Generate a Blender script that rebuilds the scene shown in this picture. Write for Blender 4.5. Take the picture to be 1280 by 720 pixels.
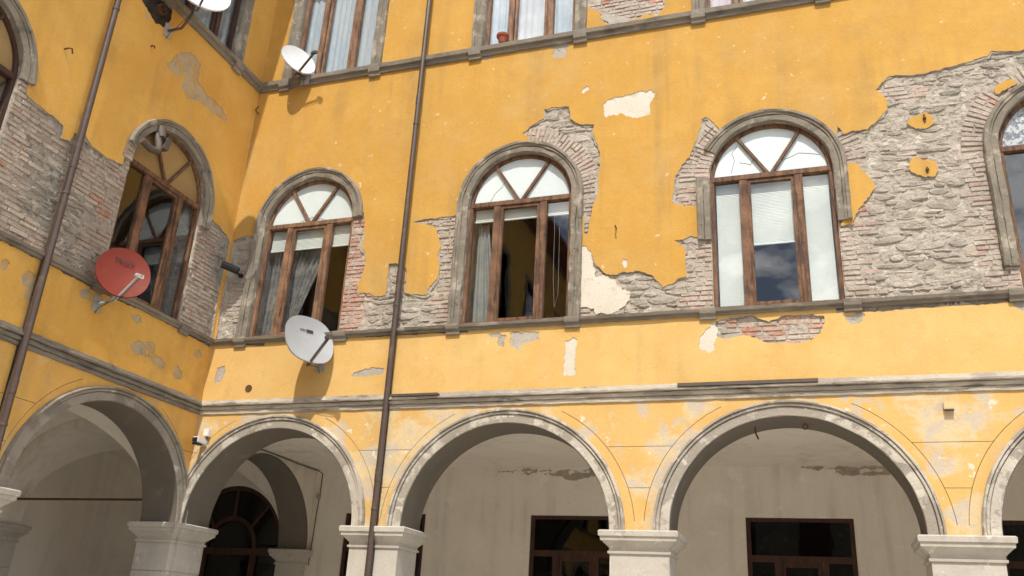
import bpy, bmesh, math, random
import numpy as np
from mathutils import Vector, Matrix, noise, geometry

# ------------------------------------------------------------------ scene, camera, sky, sun
for o in list(bpy.data.objects):
    bpy.data.objects.remove(o)
scene = bpy.context.scene
COL = scene.collection
PI = math.pi

cam_data = bpy.data.cameras.new('camera')
cam_data.sensor_width = 36.0
cam_data.lens = 30.695
cam_data.clip_start = 0.05
cam_data.clip_end = 500.0
cam = bpy.data.objects.new('camera', cam_data)
COL.objects.link(cam)
cam.matrix_world = (Matrix.Translation((8.900, -10.954, 1.600))
                    @ Matrix.Rotation(0.34299, 4, 'Z') @ Matrix.Rotation(0.37857, 4, 'X')
                    @ Matrix.Rotation(-0.05645, 4, 'Y') @ Matrix.Rotation(PI / 2, 4, 'X'))
scene.camera = cam

SUN_DIR = Vector((-0.109, 0.700, -1.0)).normalized()      # the way the light travels
SUN_EL = math.asin(-SUN_DIR.z)
SUN_ROT = math.atan2(-SUN_DIR.x, -SUN_DIR.y)               # clockwise from +Y

world = bpy.data.worlds.new('World')
scene.world = world
world.use_nodes = True
wn, wl = world.node_tree.nodes, world.node_tree.links
wn.clear()
w_out = wn.new('ShaderNodeOutputWorld')
w_bg = wn.new('ShaderNodeBackground')
w_bg.inputs['Strength'].default_value = 0.15
w_sky = wn.new('ShaderNodeTexSky')
w_sky.sky_type = 'NISHITA'
w_sky.sun_disc = False
w_sky.sun_elevation = SUN_EL
w_sky.sun_rotation = SUN_ROT
w_tc = wn.new('ShaderNodeTexCoord')
w_map = wn.new('ShaderNodeMapping')
w_map.inputs['Scale'].default_value = (1.0, 1.0, 1.9)
w_map.inputs['Location'].default_value = (1.7, 0.9, 0.4)
w_noi = wn.new('ShaderNodeTexNoise')
w_noi.inputs['Scale'].default_value = 8.5
w_noi.inputs['Detail'].default_value = 9.0
w_noi.inputs['Roughness'].default_value = 0.58
w_rmp = wn.new('ShaderNodeValToRGB')
w_rmp.color_ramp.elements[0].position = 0.46
w_rmp.color_ramp.elements[1].position = 0.60
w_mix = wn.new('ShaderNodeMixRGB')
w_mix.inputs['Color2'].default_value = (19.0, 19.2, 19.6, 1)
wl.new(w_tc.outputs['Generated'], w_map.inputs['Vector'])
wl.new(w_map.outputs['Vector'], w_noi.inputs['Vector'])
wl.new(w_noi.outputs['Fac'], w_rmp.inputs['Fac'])
wl.new(w_rmp.outputs['Color'], w_mix.inputs['Fac'])
wl.new(w_sky.outputs['Color'], w_mix.inputs['Color1'])
wl.new(w_mix.outputs['Color'], w_bg.inputs['Color'])
wl.new(w_bg.outputs['Background'], w_out.inputs['Surface'])

sun_data = bpy.data.lights.new('sun', 'SUN')
sun_data.energy = 4.1
sun_data.angle = math.radians(0.55)
sun_data.color = (1.0, 0.945, 0.86)
sun = bpy.data.objects.new('sun', sun_data)
COL.objects.link(sun)
sun.location = (4, -20, 30)
sun.rotation_euler = SUN_DIR.to_track_quat('-Z', 'Y').to_euler()

vs = scene.view_settings
vs.view_transform = 'Standard'
vs.look = 'None'
vs.exposure = 0.12
vs.gamma = 1.0
vs.use_curve_mapping = False

# ------------------------------------------------------------------ traced outlines, in metres on the wall planes
# main wing: (x, z) on the plane y = 0;   left wing: (y, z) on the plane x = 0
MAIN_POLY = {
 'exposed_corner': [(0.036, 5.648), (0.044, 5.875), (0.020, 6.231), (0.019, 6.607), (0.029, 6.931), (0.037, 7.276), (0.030, 7.442), (0.116, 7.507), (0.270, 7.516), (0.541, 7.475), (0.862, 7.386), (0.967, 5.572)],
 'exposed_w2w3': [(2.255, 7.779), (2.423, 7.725), (2.450, 7.545), (2.469, 7.368), (2.476, 7.177), (2.487, 7.090), (2.542, 7.017), (2.562, 6.778), (2.531, 6.613), (2.467, 6.453), (2.517, 6.333), (2.708, 6.303), (2.814, 6.262), (2.964, 6.268), (2.975, 6.381), (2.985, 6.576), (2.962, 6.777), (3.090, 6.783), (3.249, 6.703), (3.288, 6.650), (3.273, 6.488), (3.305, 6.275), (3.398, 6.236), (3.479, 6.239), (3.643, 6.227), (3.682, 6.326), (3.754, 6.417), (3.816, 6.525), (3.806, 6.737), (3.778, 6.870), (3.815, 6.999), (3.749, 7.189), (3.723, 7.293), (3.632, 7.370), (3.495, 7.411), (3.305, 7.448), (3.487, 7.487), (3.689, 7.483), (3.887, 7.489), (4.019, 7.488), (4.217, 7.467), (4.359, 5.597), (2.290, 5.622)],
 'exposed_w3top': [(5.019, 8.808), (5.123, 8.898), (5.354, 9.006), (5.347, 9.176), (5.518, 9.197), (5.744, 9.171), (5.767, 8.943), (5.950, 8.821), (6.148, 8.791), (6.139, 8.630), (6.203, 8.437), (6.255, 8.226), (6.231, 7.938), (6.217, 7.589), (6.142, 7.381), (6.099, 7.172), (6.079, 6.984), (6.040, 6.988), (6.018, 7.266), (5.981, 7.486), (5.812, 7.813), (5.468, 8.263), (5.202, 8.578)],
 'exposed_w3w4': [(5.894, 6.771), (5.967, 6.765), (6.050, 6.771), (6.116, 6.695), (6.169, 6.608), (6.236, 6.453), (6.364, 6.321), (6.515, 6.322), (6.614, 6.354), (6.664, 6.323), (6.800, 6.351), (6.910, 6.316), (7.007, 6.268), (7.079, 6.145), (7.138, 6.057), (7.198, 6.083), (7.294, 6.128), (7.367, 6.187), (7.467, 6.204), (7.460, 6.348), (7.455, 6.453), (7.470, 6.558), (7.448, 6.653), (7.305, 6.760), (7.426, 6.754), (7.547, 6.803), (7.630, 6.768), (7.804, 6.627), (7.933, 6.615), (7.901, 5.728), (7.543, 5.652), (5.925, 5.628)],
 'exposed_w4left': [(7.981, 8.424), (7.930, 8.509), (7.856, 8.611), (7.792, 8.660), (7.736, 8.629), (7.723, 8.527), (7.686, 8.403), (7.650, 8.280), (7.593, 8.160), (7.535, 8.041), (7.468, 7.949), (7.400, 7.832), (7.344, 7.752), (7.304, 7.570), (7.284, 7.425), (7.278, 7.315), (7.390, 7.291), (7.613, 7.237), (7.708, 7.226), (7.787, 7.733), (7.949, 8.136)],
 'exposed_w4w5': [(9.537, 8.264), (9.598, 8.108), (9.734, 8.143), (9.909, 8.142), (10.036, 8.261), (10.165, 8.406), (10.184, 8.532), (10.120, 8.691), (10.075, 8.736), (10.135, 8.839), (10.230, 8.917), (10.363, 8.931), (10.649, 8.900), (10.938, 8.942), (11.281, 8.991), (11.453, 9.034), (11.518, 9.107), (11.623, 9.076), (11.835, 9.036), (11.891, 9.052), (12.078, 9.046), (12.355, 9.093), (13.106, 8.850), (12.475, 5.362), (11.538, 5.474), (11.202, 5.568), (9.304, 5.551), (9.352, 7.024)],
 'exposed_under_w4': [(7.832, 5.541), (8.020, 5.584), (8.289, 5.603), (8.353, 5.545), (8.498, 5.481), (8.649, 5.562), (8.749, 5.591), (9.004, 5.564), (9.145, 5.530), (9.160, 5.440), (9.113, 5.319), (8.981, 5.239), (8.850, 5.176), (8.661, 5.214), (8.466, 5.204), (8.339, 5.275), (8.177, 5.338), (8.010, 5.311), (7.825, 5.321)],
 'exposed_upper': [(5.897, 11.805), (5.978, 11.137), (6.008, 10.988), (6.193, 10.870), (6.300, 10.600), (6.530, 10.568), (6.719, 10.606), (6.844, 10.596), (6.919, 10.672), (7.117, 10.585), (7.230, 10.744), (7.252, 11.488)],
 'island_w4': [(9.543, 7.670), (9.632, 7.658), (9.750, 7.655), (9.782, 7.566), (9.830, 7.452), (9.926, 7.327), (9.909, 7.253), (9.842, 7.155), (9.757, 7.071), (9.690, 6.974), (9.648, 6.875), (9.614, 6.763), (9.468, 6.755)],
 'island_upper': [(10.405, 8.176), (10.464, 8.250), (10.551, 8.272), (10.626, 8.308), (10.689, 8.251), (10.731, 8.127), (10.669, 8.075), (10.555, 8.046), (10.473, 8.069), (10.423, 8.130)],
 'island_lower': [(10.356, 7.576), (10.399, 7.640), (10.482, 7.635), (10.532, 7.594), (10.680, 7.567), (10.673, 7.431), (10.641, 7.350), (10.532, 7.347), (10.426, 7.378), (10.350, 7.439)],
 'island_w5': [(11.469, 8.448), (11.490, 8.541), (11.615, 8.628), (11.698, 8.642), (11.740, 8.563), (11.566, 8.467), (11.507, 8.424)],
 'patch_c_w3': [(5.907, 6.770), (5.967, 6.765), (6.050, 6.771), (6.116, 6.695), (6.169, 6.608), (6.185, 6.457), (6.213, 6.306), (6.340, 6.296), (6.466, 6.233), (6.541, 6.134), (6.702, 6.030), (6.690, 5.966), (6.641, 5.853), (6.544, 5.795), (6.470, 5.748), (6.223, 5.752), (6.197, 5.818), (6.095, 5.864), (5.930, 5.889)],
 'patch_w_mid': [(6.258, 9.112), (6.355, 9.196), (6.660, 9.245), (6.986, 9.248), (7.069, 9.206), (6.997, 9.035), (6.983, 8.829), (6.865, 8.793), (6.541, 8.912), (6.322, 8.890)],
 'patch_w_a': [(5.946, 9.393), (5.976, 9.461), (6.039, 9.505), (6.065, 9.446), (6.041, 9.377), (5.978, 9.370)],
 'patch_g_up': [(6.222, 10.848), (6.368, 10.798), (6.529, 10.707), (6.672, 10.620), (6.656, 10.527), (6.530, 10.515), (6.371, 10.527), (6.338, 10.630), (6.240, 10.728)],
 'patch_g_up2': [(5.365, 10.378), (5.497, 10.392), (5.728, 10.386), (5.682, 10.260), (5.654, 10.113), (5.541, 10.088), (5.441, 10.134), (5.486, 10.259)],
 'patch_g_up3': [(4.271, 10.441), (4.481, 10.417), (4.436, 10.320), (4.351, 10.284), (4.280, 10.309)],
 'patch_g_sill3': [(4.995, 5.532), (5.425, 5.546), (5.454, 5.408), (5.192, 5.372), (5.119, 5.290), (5.035, 5.380), (4.994, 5.422)],
 'patch_c_sill3': [(5.806, 5.377), (5.948, 5.396), (5.969, 4.879), (5.791, 4.886), (5.794, 5.149)],
 'patch_g_sill3b': [(4.667, 5.551), (4.867, 5.555), (4.930, 5.504), (4.907, 5.348), (4.837, 5.391), (4.811, 5.491), (4.691, 5.498)],
 'patch_g_sill4': [(9.403, 5.502), (9.504, 5.524), (9.603, 5.525), (9.598, 5.430), (9.494, 5.402), (9.418, 5.424)],
 'patch_c_sill4l': [(7.832, 5.541), (7.753, 5.509), (7.675, 5.403), (7.615, 5.333), (7.627, 5.169), (7.718, 5.135), (7.796, 5.160), (7.822, 5.340)],
 'patch_g_corner': [(0.169, 5.281), (0.317, 5.283), (0.349, 5.195), (0.316, 5.046), (0.179, 5.000), (0.174, 5.137)],
 'patch_g_mid2': [(2.552, 5.019), (2.651, 5.104), (3.064, 5.106), (3.084, 5.045), (2.880, 5.013), (2.621, 4.996)],
 'patch_g_w5': [(11.284, 5.552), (11.386, 5.565), (11.466, 5.549), (11.449, 5.430), (11.329, 5.458)],
 'patch_w_x': [(6.601, 6.529), (6.638, 6.512), (6.651, 6.417), (6.619, 6.407), (6.594, 6.476)],
}
LEFT_POLY = {
 'exposed_left': [(-5.393, 7.706), (-4.975, 7.741), (-4.536, 8.006), (-4.354, 7.898), (-4.290, 7.740), (-4.279, 7.512), (-4.142, 7.472), (-3.924, 7.471), (-3.760, 7.454), (-3.648, 7.439), (-3.629, 7.379), (-3.634, 7.267), (-3.504, 7.285), (-3.469, 7.439), (-3.289, 7.498), (-3.128, 7.445), (-2.875, 7.403), (-2.584, 7.467), (-2.549, 7.720), (-2.452, 7.829), (-0.977, 5.644), (-2.209, 5.594), (-4.058, 5.616), (-4.698, 5.598)],
 'exposed_right': [(-1.363, 8.009), (-0.504, 7.553), (-0.328, 7.536), (-0.138, 7.479), (-0.058, 7.399), (-0.036, 7.278), (-0.061, 6.908), (-0.075, 6.439), (-0.062, 6.032), (-0.039, 5.704), (-0.054, 5.579), (-1.236, 5.615)],
 'patch_g_a': [(-2.220, 9.388), (-2.003, 9.817), (-1.775, 9.932), (-1.529, 9.903), (-1.539, 9.588), (-1.305, 9.491), (-0.884, 9.509), (-0.709, 9.412), (-0.715, 9.304), (-1.041, 9.305), (-1.446, 9.272), (-1.674, 9.147), (-1.843, 9.281), (-1.833, 9.462), (-2.056, 9.357)],
 'patch_g_b': [(-1.431, 5.223), (-1.303, 5.265), (-1.203, 5.217), (-1.195, 5.098), (-1.299, 5.065), (-1.398, 5.114)],
 'patch_g_c': [(-1.681, 5.062), (-1.561, 5.200), (-1.420, 5.187), (-1.360, 5.046), (-1.079, 5.094), (-0.949, 5.052), (-0.948, 4.951), (-1.151, 4.951), (-1.339, 5.013), (-1.551, 4.986)],
 'patch_g_d': [(-0.387, 5.403), (-0.289, 5.447), (-0.211, 5.406), (-0.284, 5.319), (-0.367, 5.336)],
 'patch_g_e': [(-3.647, 5.306), (-3.570, 5.444), (-3.431, 5.395), (-3.354, 5.283), (-3.414, 5.084), (-3.532, 5.074), (-3.554, 5.204)],
 'patch_g_f': [(-3.963, 5.382), (-3.923, 5.433), (-3.874, 5.402), (-3.888, 5.328), (-3.933, 5.326)],
 'patch_g_g': [(-0.763, 5.026), (-0.690, 5.089), (-0.554, 5.047), (-0.549, 4.923), (-0.684, 4.864)],
 'patch_g_h': [(-2.797, 5.466), (-2.678, 5.531), (-2.546, 5.488), (-2.588, 5.396), (-2.730, 5.399)],
 'patch_g_i': [(-1.807, 5.472), (-1.666, 5.543), (-1.589, 5.470), (-1.676, 5.399), (-1.760, 5.409)],
}
# ------------------------------------------------------------------ materials
def _n(nt, kind, **kw):
    n = nt.nodes.new(kind)
    for k, v in kw.items():
        n.inputs[k].default_value = v
    return n

def _noise(nt, vec, scale, detail=5.0, rough=0.6, dist=0.0):
    n = _n(nt, 'ShaderNodeTexNoise', Scale=scale, Detail=detail, Roughness=rough, Distortion=dist)
    nt.links.new(vec, n.inputs['Vector'])
    return n.outputs['Fac']

def _ramp(nt, fac, stops):
    r = nt.nodes.new('ShaderNodeValToRGB')
    els = r.color_ramp.elements
    while len(els) < len(stops):
        els.new(0.5)
    for e, (p, c) in zip(els, stops):
        e.position = p
        e.color = (c[0], c[1], c[2], 1) if not isinstance(c, (int, float)) else (c, c, c, 1)
    nt.links.new(fac, r.inputs['Fac'])
    return r.outputs['Color']

def _mix(nt, fac, a, b, mode='MIX'):
    m = nt.nodes.new('ShaderNodeMixRGB')
    m.blend_type = mode
    for s, v in (('Fac', fac), ('Color1', a), ('Color2', b)):
        if isinstance(v, (int, float)):
            m.inputs[s].default_value = v if s == 'Fac' else (v, v, v, 1)
        elif isinstance(v, tuple):
            m.inputs[s].default_value = (v[0], v[1], v[2], 1)
        else:
            nt.links.new(v, m.inputs[s])
    return m.outputs['Color']

def _math(nt, op, a, b=0.0):
    m = nt.nodes.new('ShaderNodeMath')
    m.operation = op
    for i, v in enumerate((a, b)):
        if isinstance(v, (int, float)):
            m.inputs[i].default_value = v
        else:
            nt.links.new(v, m.inputs[i])
    return m.outputs[0]

def new_mat(name):
    m = bpy.data.materials.new(name)
    m.use_nodes = True
    nt = m.node_tree
    nt.nodes.clear()
    out = nt.nodes.new('ShaderNodeOutputMaterial')
    bs = nt.nodes.new('ShaderNodeBsdfPrincipled')
    nt.links.new(bs.outputs['BSDF'], out.inputs['Surface'])
    tc = nt.nodes.new('ShaderNodeTexCoord')
    return m, nt, bs, tc.outputs['Object'], out

def _map(nt, vec, scale, loc=(0, 0, 0)):
    mp = nt.nodes.new('ShaderNodeMapping')
    mp.inputs['Scale'].default_value = scale
    mp.inputs['Location'].default_value = loc
    nt.links.new(vec, mp.inputs['Vector'])
    return mp.outputs['Vector']

def _bump(nt, bs, height, strength, dist=0.02):
    b = _n(nt, 'ShaderNodeBump', Strength=strength, Distance=dist)
    nt.links.new(height, b.inputs['Height'])
    nt.links.new(b.outputs['Normal'], bs.inputs['Normal'])

def surface(name, base, alt=None, scale=1.2, layers=(), streak=0.0, streak_col=(0.2, 0.17, 0.13),
            bump=0.25, bump_scale=28.0, wave=0.0, rough=0.88, spec=0.25, seed=0.0, metal=0.0):
    """layers: (colour, scale, lo, hi, strength[, stretch]) worn or stained blotches with sharp outlines"""
    m, nt, bs, vec, out = new_mat(name)
    vec = _map(nt, vec, (1, 1, 1), (seed, seed * 1.7, seed * 0.6))
    col = base
    if alt:
        col = _mix(nt, _ramp(nt, _noise(nt, vec, scale, 6, 0.62, 0.3), [(0.34, 0.0), (0.66, 1.0)]), base, alt)
    if streak:
        sv = _map(nt, vec, (3.1, 3.1, 0.16))
        f = _ramp(nt, _noise(nt, sv, 1.3, 6, 0.6), [(0.46, 0.0), (0.72, 1.0)])
        g = _ramp(nt, _noise(nt, vec, 0.7, 3), [(0.4, 0.0), (0.62, 1.0)])
        col = _mix(nt, _math(nt, 'MULTIPLY', _math(nt, 'MULTIPLY', f, g), streak), col, streak_col)
    hgt = _noise(nt, vec, bump_scale, 7, 0.62)
    for L in layers:
        c, sc, lo, hi, st = L[:5]
        lv = _map(nt, vec, L[5]) if len(L) > 5 else vec
        msk = _ramp(nt, _noise(nt, lv, sc, 9, 0.66, 0.25), [(lo, 0.0), (hi, 1.0)])
        col = _mix(nt, _math(nt, 'MULTIPLY', msk, st), col, c)
        hgt = _math(nt, 'SUBTRACT', hgt, _math(nt, 'MULTIPLY', msk, 0.35 * st))
    grain = _noise(nt, vec, 95.0, 3, 0.6)
    col = _mix(nt, 0.22, col, _ramp(nt, grain, [(0.25, 0.45), (0.75, 1.35)]), 'MULTIPLY')
    if wave:
        hgt = _math(nt, 'ADD', hgt, _math(nt, 'MULTIPLY', _noise(nt, vec, 3.2, 3), wave))
    if isinstance(col, tuple):
        bs.inputs['Base Color'].default_value = (col[0], col[1], col[2], 1)
    else:
        nt.links.new(col, bs.inputs['Base Color'])
    bs.inputs['Roughness'].default_value = rough
    bs.inputs['Specular IOR Level'].default_value = spec
    bs.inputs['Metallic'].default_value = metal
    if bump:
        _bump(nt, bs, hgt, bump)
    return m

def pieces(name, stops, dirt, dirt_amt=0.5, bump=0.7, dirt_scale=9.0):
    """brick / stone colour drawn per piece (per object and per island), smeared with old mortar"""
    m, nt, bs, vec, out = new_mat(name)
    oi = nt.nodes.new('ShaderNodeObjectInfo')
    gi = nt.nodes.new('ShaderNodeNewGeometry')
    rnd = _math(nt, 'FRACT', _math(nt, 'ADD', _math(nt, 'MULTIPLY', oi.outputs['Random'], 7.31), gi.outputs['Random Per Island']))
    wv = gi.outputs['Position']
    col = _ramp(nt, rnd, stops)
    nz = _noise(nt, wv, dirt_scale, 8, 0.65)
    msk = _ramp(nt, nz, [(0.42, 0.0), (0.60, 1.0)])
    col = _mix(nt, _math(nt, 'MULTIPLY', msk, dirt_amt), col, dirt)
    big = _noise(nt, wv, 1.6, 4)
    col = _mix(nt, 0.55, col, _ramp(nt, big, [(0.3, 0.55), (0.7, 1.3)]), 'MULTIPLY')
    fine = _noise(nt, wv, 55.0, 6, 0.7)
    col = _mix(nt, 0.35, col, _ramp(nt, fine, [(0.3, 0.4), (0.7, 1.4)]), 'MULTIPLY')
    nt.links.new(col, bs.inputs['Base Color'])
    bs.inputs['Roughness'].default_value = 0.92
    bs.inputs['Specular IOR Level'].default_value = 0.15
    hgt = _math(nt, 'ADD', _noise(nt, wv, 34.0, 8, 0.7), _math(nt, 'MULTIPLY', nz, 1.2))
    _bump(nt, bs, hgt, bump, 0.03)
    return m

def glass(name, tint=(1, 1, 1), ior=1.56, rough=0.0, wob=0.02):
    m = bpy.data.materials.new(name)
    m.use_nodes = True
    nt = m.node_tree
    nt.nodes.clear()
    out = nt.nodes.new('ShaderNodeOutputMaterial')
    tr = nt.nodes.new('ShaderNodeBsdfTransparent')
    tr.inputs['Color'].default_value = (tint[0], tint[1], tint[2], 1)
    gl = nt.nodes.new('ShaderNodeBsdfGlossy')
    gl.inputs['Roughness'].default_value = rough
    lw = _n(nt, 'ShaderNodeLayerWeight', Blend=0.5)
    f0 = ((ior - 1) / (ior + 1)) ** 2
    fac = _math(nt, 'ADD', _math(nt, 'MULTIPLY', _math(nt, 'POWER', lw.outputs['Facing'], 4.0), 0.9), f0)
    mx = nt.nodes.new('ShaderNodeMixShader')
    tc = nt.nodes.new('ShaderNodeTexCoord')
    b = _n(nt, 'ShaderNodeBump', Strength=wob, Distance=0.05)
    nt.links.new(_noise(nt, tc.outputs['Object'], 2.2, 2), b.inputs['Height'])
    nt.links.new(b.outputs['Normal'], gl.inputs['Normal'])
    nt.links.new(fac, mx.inputs['Fac'])
    nt.links.new(tr.outputs['BSDF'], mx.inputs[1])
    nt.links.new(gl.outputs['BSDF'], mx.inputs[2])
    nt.links.new(mx.outputs['Shader'], out.inputs['Surface'])
    return m

def cloth(name, base, alt, scale=6.0, trans=0.35, alpha=1.0, stretch=(1, 1, 1)):
    m = bpy.data.materials.new(name)
    m.use_nodes = True
    nt = m.node_tree
    nt.nodes.clear()
    out = nt.nodes.new('ShaderNodeOutputMaterial')
    tc = nt.nodes.new('ShaderNodeTexCoord')
    v = _map(nt, tc.outputs['Object'], stretch)
    col = _mix(nt, _ramp(nt, _noise(nt, v, scale, 6, 0.65), [(0.36, 0.0), (0.64, 1.0)]), base, alt)
    df = nt.nodes.new('ShaderNodeBsdfDiffuse')
    tl = nt.nodes.new('ShaderNodeBsdfTranslucent')
    nt.links.new(col, df.inputs['Color'])
    nt.links.new(col, tl.inputs['Color'])
    mx = nt.nodes.new('ShaderNodeMixShader')
    mx.inputs['Fac'].default_value = trans
    nt.links.new(df.outputs['BSDF'], mx.inputs[1])
    nt.links.new(tl.outputs['BSDF'], mx.inputs[2])
    res = mx.outputs['Shader']
    if alpha < 1.0:
        tp = nt.nodes.new('ShaderNodeBsdfTransparent')
        m2 = nt.nodes.new('ShaderNodeMixShader')
        m2.inputs['Fac'].default_value = alpha
        nt.links.new(tp.outputs['BSDF'], m2.inputs[1])
        nt.links.new(res, m2.inputs[2])
        res = m2.outputs['Shader']
    nt.links.new(res, out.inputs['Surface'])
    return m

CREAM = (0.60, 0.53, 0.42)
GREYR = (0.36, 0.32, 0.27)
MAT = {}
MAT['plaster'] = surface('yellow_plaster', (0.560, 0.314, 0.068), (0.500, 0.262, 0.048), 0.8, seed=3.0,
    layers=[((0.61, 0.375, 0.115), 2.2, 0.46, 0.70, 0.40), ((0.45, 0.255, 0.065), 4.5, 0.50, 0.72, 0.32), ((0.55, 0.385, 0.155), 0.8, 0.50, 0.70, 0.45), ((0.36, 0.235, 0.085), 1.7, 0.60, 0.74, 0.4, (1.0, 1.0, 0.45)), ((0.66, 0.55, 0.38), 6.5, 0.655, 0.675, 0.85), ((0.30, 0.19, 0.08), 9.0, 0.70, 0.73, 0.6)],
    streak=0.85, streak_col=(0.33, 0.205, 0.075), bump=0.22, wave=1.4)
MAT['plaster_left'] = surface('weathered_yellow_plaster', (0.690, 0.390, 0.088), (0.60, 0.318, 0.062), 0.7, seed=11.0,
    layers=[((0.70, 0.43, 0.13), 2.2, 0.50, 0.68, 0.45), ((0.46, 0.30, 0.12), 3.6, 0.60, 0.72, 0.5),
            ((0.40, 0.34, 0.25), 2.9, 0.665, 0.69, 0.7)],
    streak=0.5, streak_col=(0.30, 0.19, 0.08), bump=0.18, wave=1.4)
MAT['plaster_low'] = surface('pale_yellow_plaster', (0.665, 0.432, 0.155), (0.625, 0.385, 0.122), 0.9, seed=23.0,
    layers=[((0.70, 0.47, 0.19), 2.3, 0.48, 0.66, 0.5), ((0.56, 0.32, 0.095), 4.5, 0.54, 0.68, 0.4),
            ((0.68, 0.58, 0.42), 7.0, 0.68, 0.70, 0.8), ((0.34, 0.23, 0.11), 9.0, 0.70, 0.73, 0.6)],
    streak=0.45, streak_col=(0.42, 0.29, 0.13), bump=0.18, wave=1.4)
MAT['faded'] = surface('faded_yellow_plaster', (0.655, 0.420, 0.148), (0.62, 0.376, 0.122), 1.1, seed=7.0,
    layers=[((0.62, 0.50, 0.31), 1.5, 0.48, 0.57, 0.8), ((0.50, 0.43, 0.345), 3.0, 0.53, 0.60, 0.8),
            ((0.72, 0.65, 0.52), 5.5, 0.635, 0.66, 0.8)],
    streak=0.2, streak_col=(0.4, 0.3, 0.18), bump=0.22, wave=1.0)
MAT['faded_left'] = surface('stained_yellow_plaster', (0.70, 0.40, 0.10), (0.62, 0.34, 0.085), 1.1, seed=17.0,
    layers=[((0.64, 0.49, 0.27), 1.5, 0.56, 0.66, 0.55), ((0.42, 0.34, 0.24), 2.6, 0.60, 0.66, 0.6)],
    streak=0.5, streak_col=(0.30, 0.21, 0.11), bump=0.22, wave=1.0)
MAT['cream'] = surface('bare_cream_render', CREAM, (0.66, 0.60, 0.50), 3.0, layers=[((0.48, 0.42, 0.34), 6.0, 0.56, 0.64, 0.6)], bump=0.3, wave=0.8)
MAT['grey_render'] = surface('bare_grey_render', GREYR, (0.46, 0.41, 0.34), 2.5, layers=[((0.26, 0.23, 0.20), 8.0, 0.56, 0.62, 0.7), ((0.56, 0.51, 0.44), 10.0, 0.6, 0.65, 0.6)], bump=0.55, wave=1.0)
MAT['dirty_render'] = surface('dirty_render', (0.45, 0.35, 0.215), (0.50, 0.36, 0.19), 3.0, layers=[((0.50, 0.30, 0.09), 4.0, 0.50, 0.58, 0.8), ((0.30, 0.265, 0.215), 7.0, 0.54, 0.62, 0.7)], bump=0.5, wave=1.0)
MAT['mortar'] = surface('lime_mortar', (0.46, 0.405, 0.33), (0.385, 0.335, 0.275), 4.0,
    layers=[((0.58, 0.52, 0.43), 6.0, 0.53, 0.60, 0.8), ((0.27, 0.23, 0.185), 14.0, 0.57, 0.62, 0.7)], bump=1.0, bump_scale=17.0, wave=2.0, rough=0.95, spec=0.1)
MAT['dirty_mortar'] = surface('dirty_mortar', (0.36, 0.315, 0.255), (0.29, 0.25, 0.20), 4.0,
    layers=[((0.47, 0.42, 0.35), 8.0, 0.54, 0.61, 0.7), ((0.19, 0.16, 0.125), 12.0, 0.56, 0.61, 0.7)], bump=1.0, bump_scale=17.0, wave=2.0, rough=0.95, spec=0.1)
MAT['brick'] = pieces('old_brick', [(0.0, (0.43, 0.315, 0.255)), (0.3, (0.47, 0.375, 0.31)), (0.55, (0.50, 0.42, 0.35)), (0.8, (0.45, 0.345, 0.285)), (0.985, (0.47, 0.32, 0.25)), (1.0, (0.5, 0.19, 0.11))], (0.56, 0.485, 0.40), 0.85)
MAT['red_brick'] = pieces('red_brick', [(0.0, (0.50, 0.22, 0.14)), (0.4, (0.52, 0.30, 0.22)), (0.7, (0.55, 0.40, 0.33)), (1.0, (0.56, 0.18, 0.10))], (0.56, 0.47, 0.40), 0.55)
MAT['stone'] = pieces('rubble_stone', [(0.0, (0.34, 0.30, 0.245)), (0.3, (0.45, 0.395, 0.325)), (0.5, (0.55, 0.48, 0.39)), (0.7, (0.41, 0.362, 0.30)), (0.88, (0.64, 0.57, 0.475)), (1.0, (0.35, 0.32, 0.28))], (0.46, 0.405, 0.325), 0.55, 1.0)
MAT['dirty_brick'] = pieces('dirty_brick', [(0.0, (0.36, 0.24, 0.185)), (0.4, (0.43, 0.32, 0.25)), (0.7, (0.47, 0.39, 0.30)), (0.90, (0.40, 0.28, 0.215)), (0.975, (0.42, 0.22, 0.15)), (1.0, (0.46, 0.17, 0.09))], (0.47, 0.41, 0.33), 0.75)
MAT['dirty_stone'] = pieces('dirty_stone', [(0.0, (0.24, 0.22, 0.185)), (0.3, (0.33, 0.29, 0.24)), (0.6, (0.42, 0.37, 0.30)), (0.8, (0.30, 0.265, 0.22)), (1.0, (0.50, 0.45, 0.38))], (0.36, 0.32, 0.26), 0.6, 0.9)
MAT['surround'] = surface('grey_sandstone', (0.255, 0.220, 0.168), (0.180, 0.155, 0.120), 2.2, seed=2.0,
    layers=[((0.42, 0.365, 0.285), 3.5, 0.55, 0.62, 0.75), ((0.10, 0.085, 0.067), 4.5, 0.58, 0.66, 0.65), ((0.60, 0.54, 0.44), 9.0, 0.675, 0.69, 0.8)], bump=0.6, bump_scale=20, wave=1.2)
MAT['course'] = surface('weathered_string_course', (0.255, 0.22, 0.172), (0.185, 0.16, 0.126), 2.0, seed=4.0,
    layers=[((0.43, 0.375, 0.30), 4.0, 0.58, 0.66, 0.7, (0.4, 1, 1.4)), ((0.10, 0.085, 0.07), 4.5, 0.56, 0.66, 0.7, (0.35, 1, 1))], bump=0.6, bump_scale=22, wave=1.0)
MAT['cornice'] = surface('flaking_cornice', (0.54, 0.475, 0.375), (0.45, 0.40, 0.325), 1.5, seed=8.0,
    layers=[((0.62, 0.56, 0.46), 3.4, 0.54, 0.60, 0.8, (0.5, 1, 1.5)), ((0.30, 0.26, 0.215), 1.6, 0.50, 0.56, 0.7, (0.5, 1, 1.5)), ((0.17, 0.145, 0.12), 4.2, 0.58, 0.63, 0.8, (0.3, 1, 1.5))], bump=0.7, bump_scale=20, wave=1.2)
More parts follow.
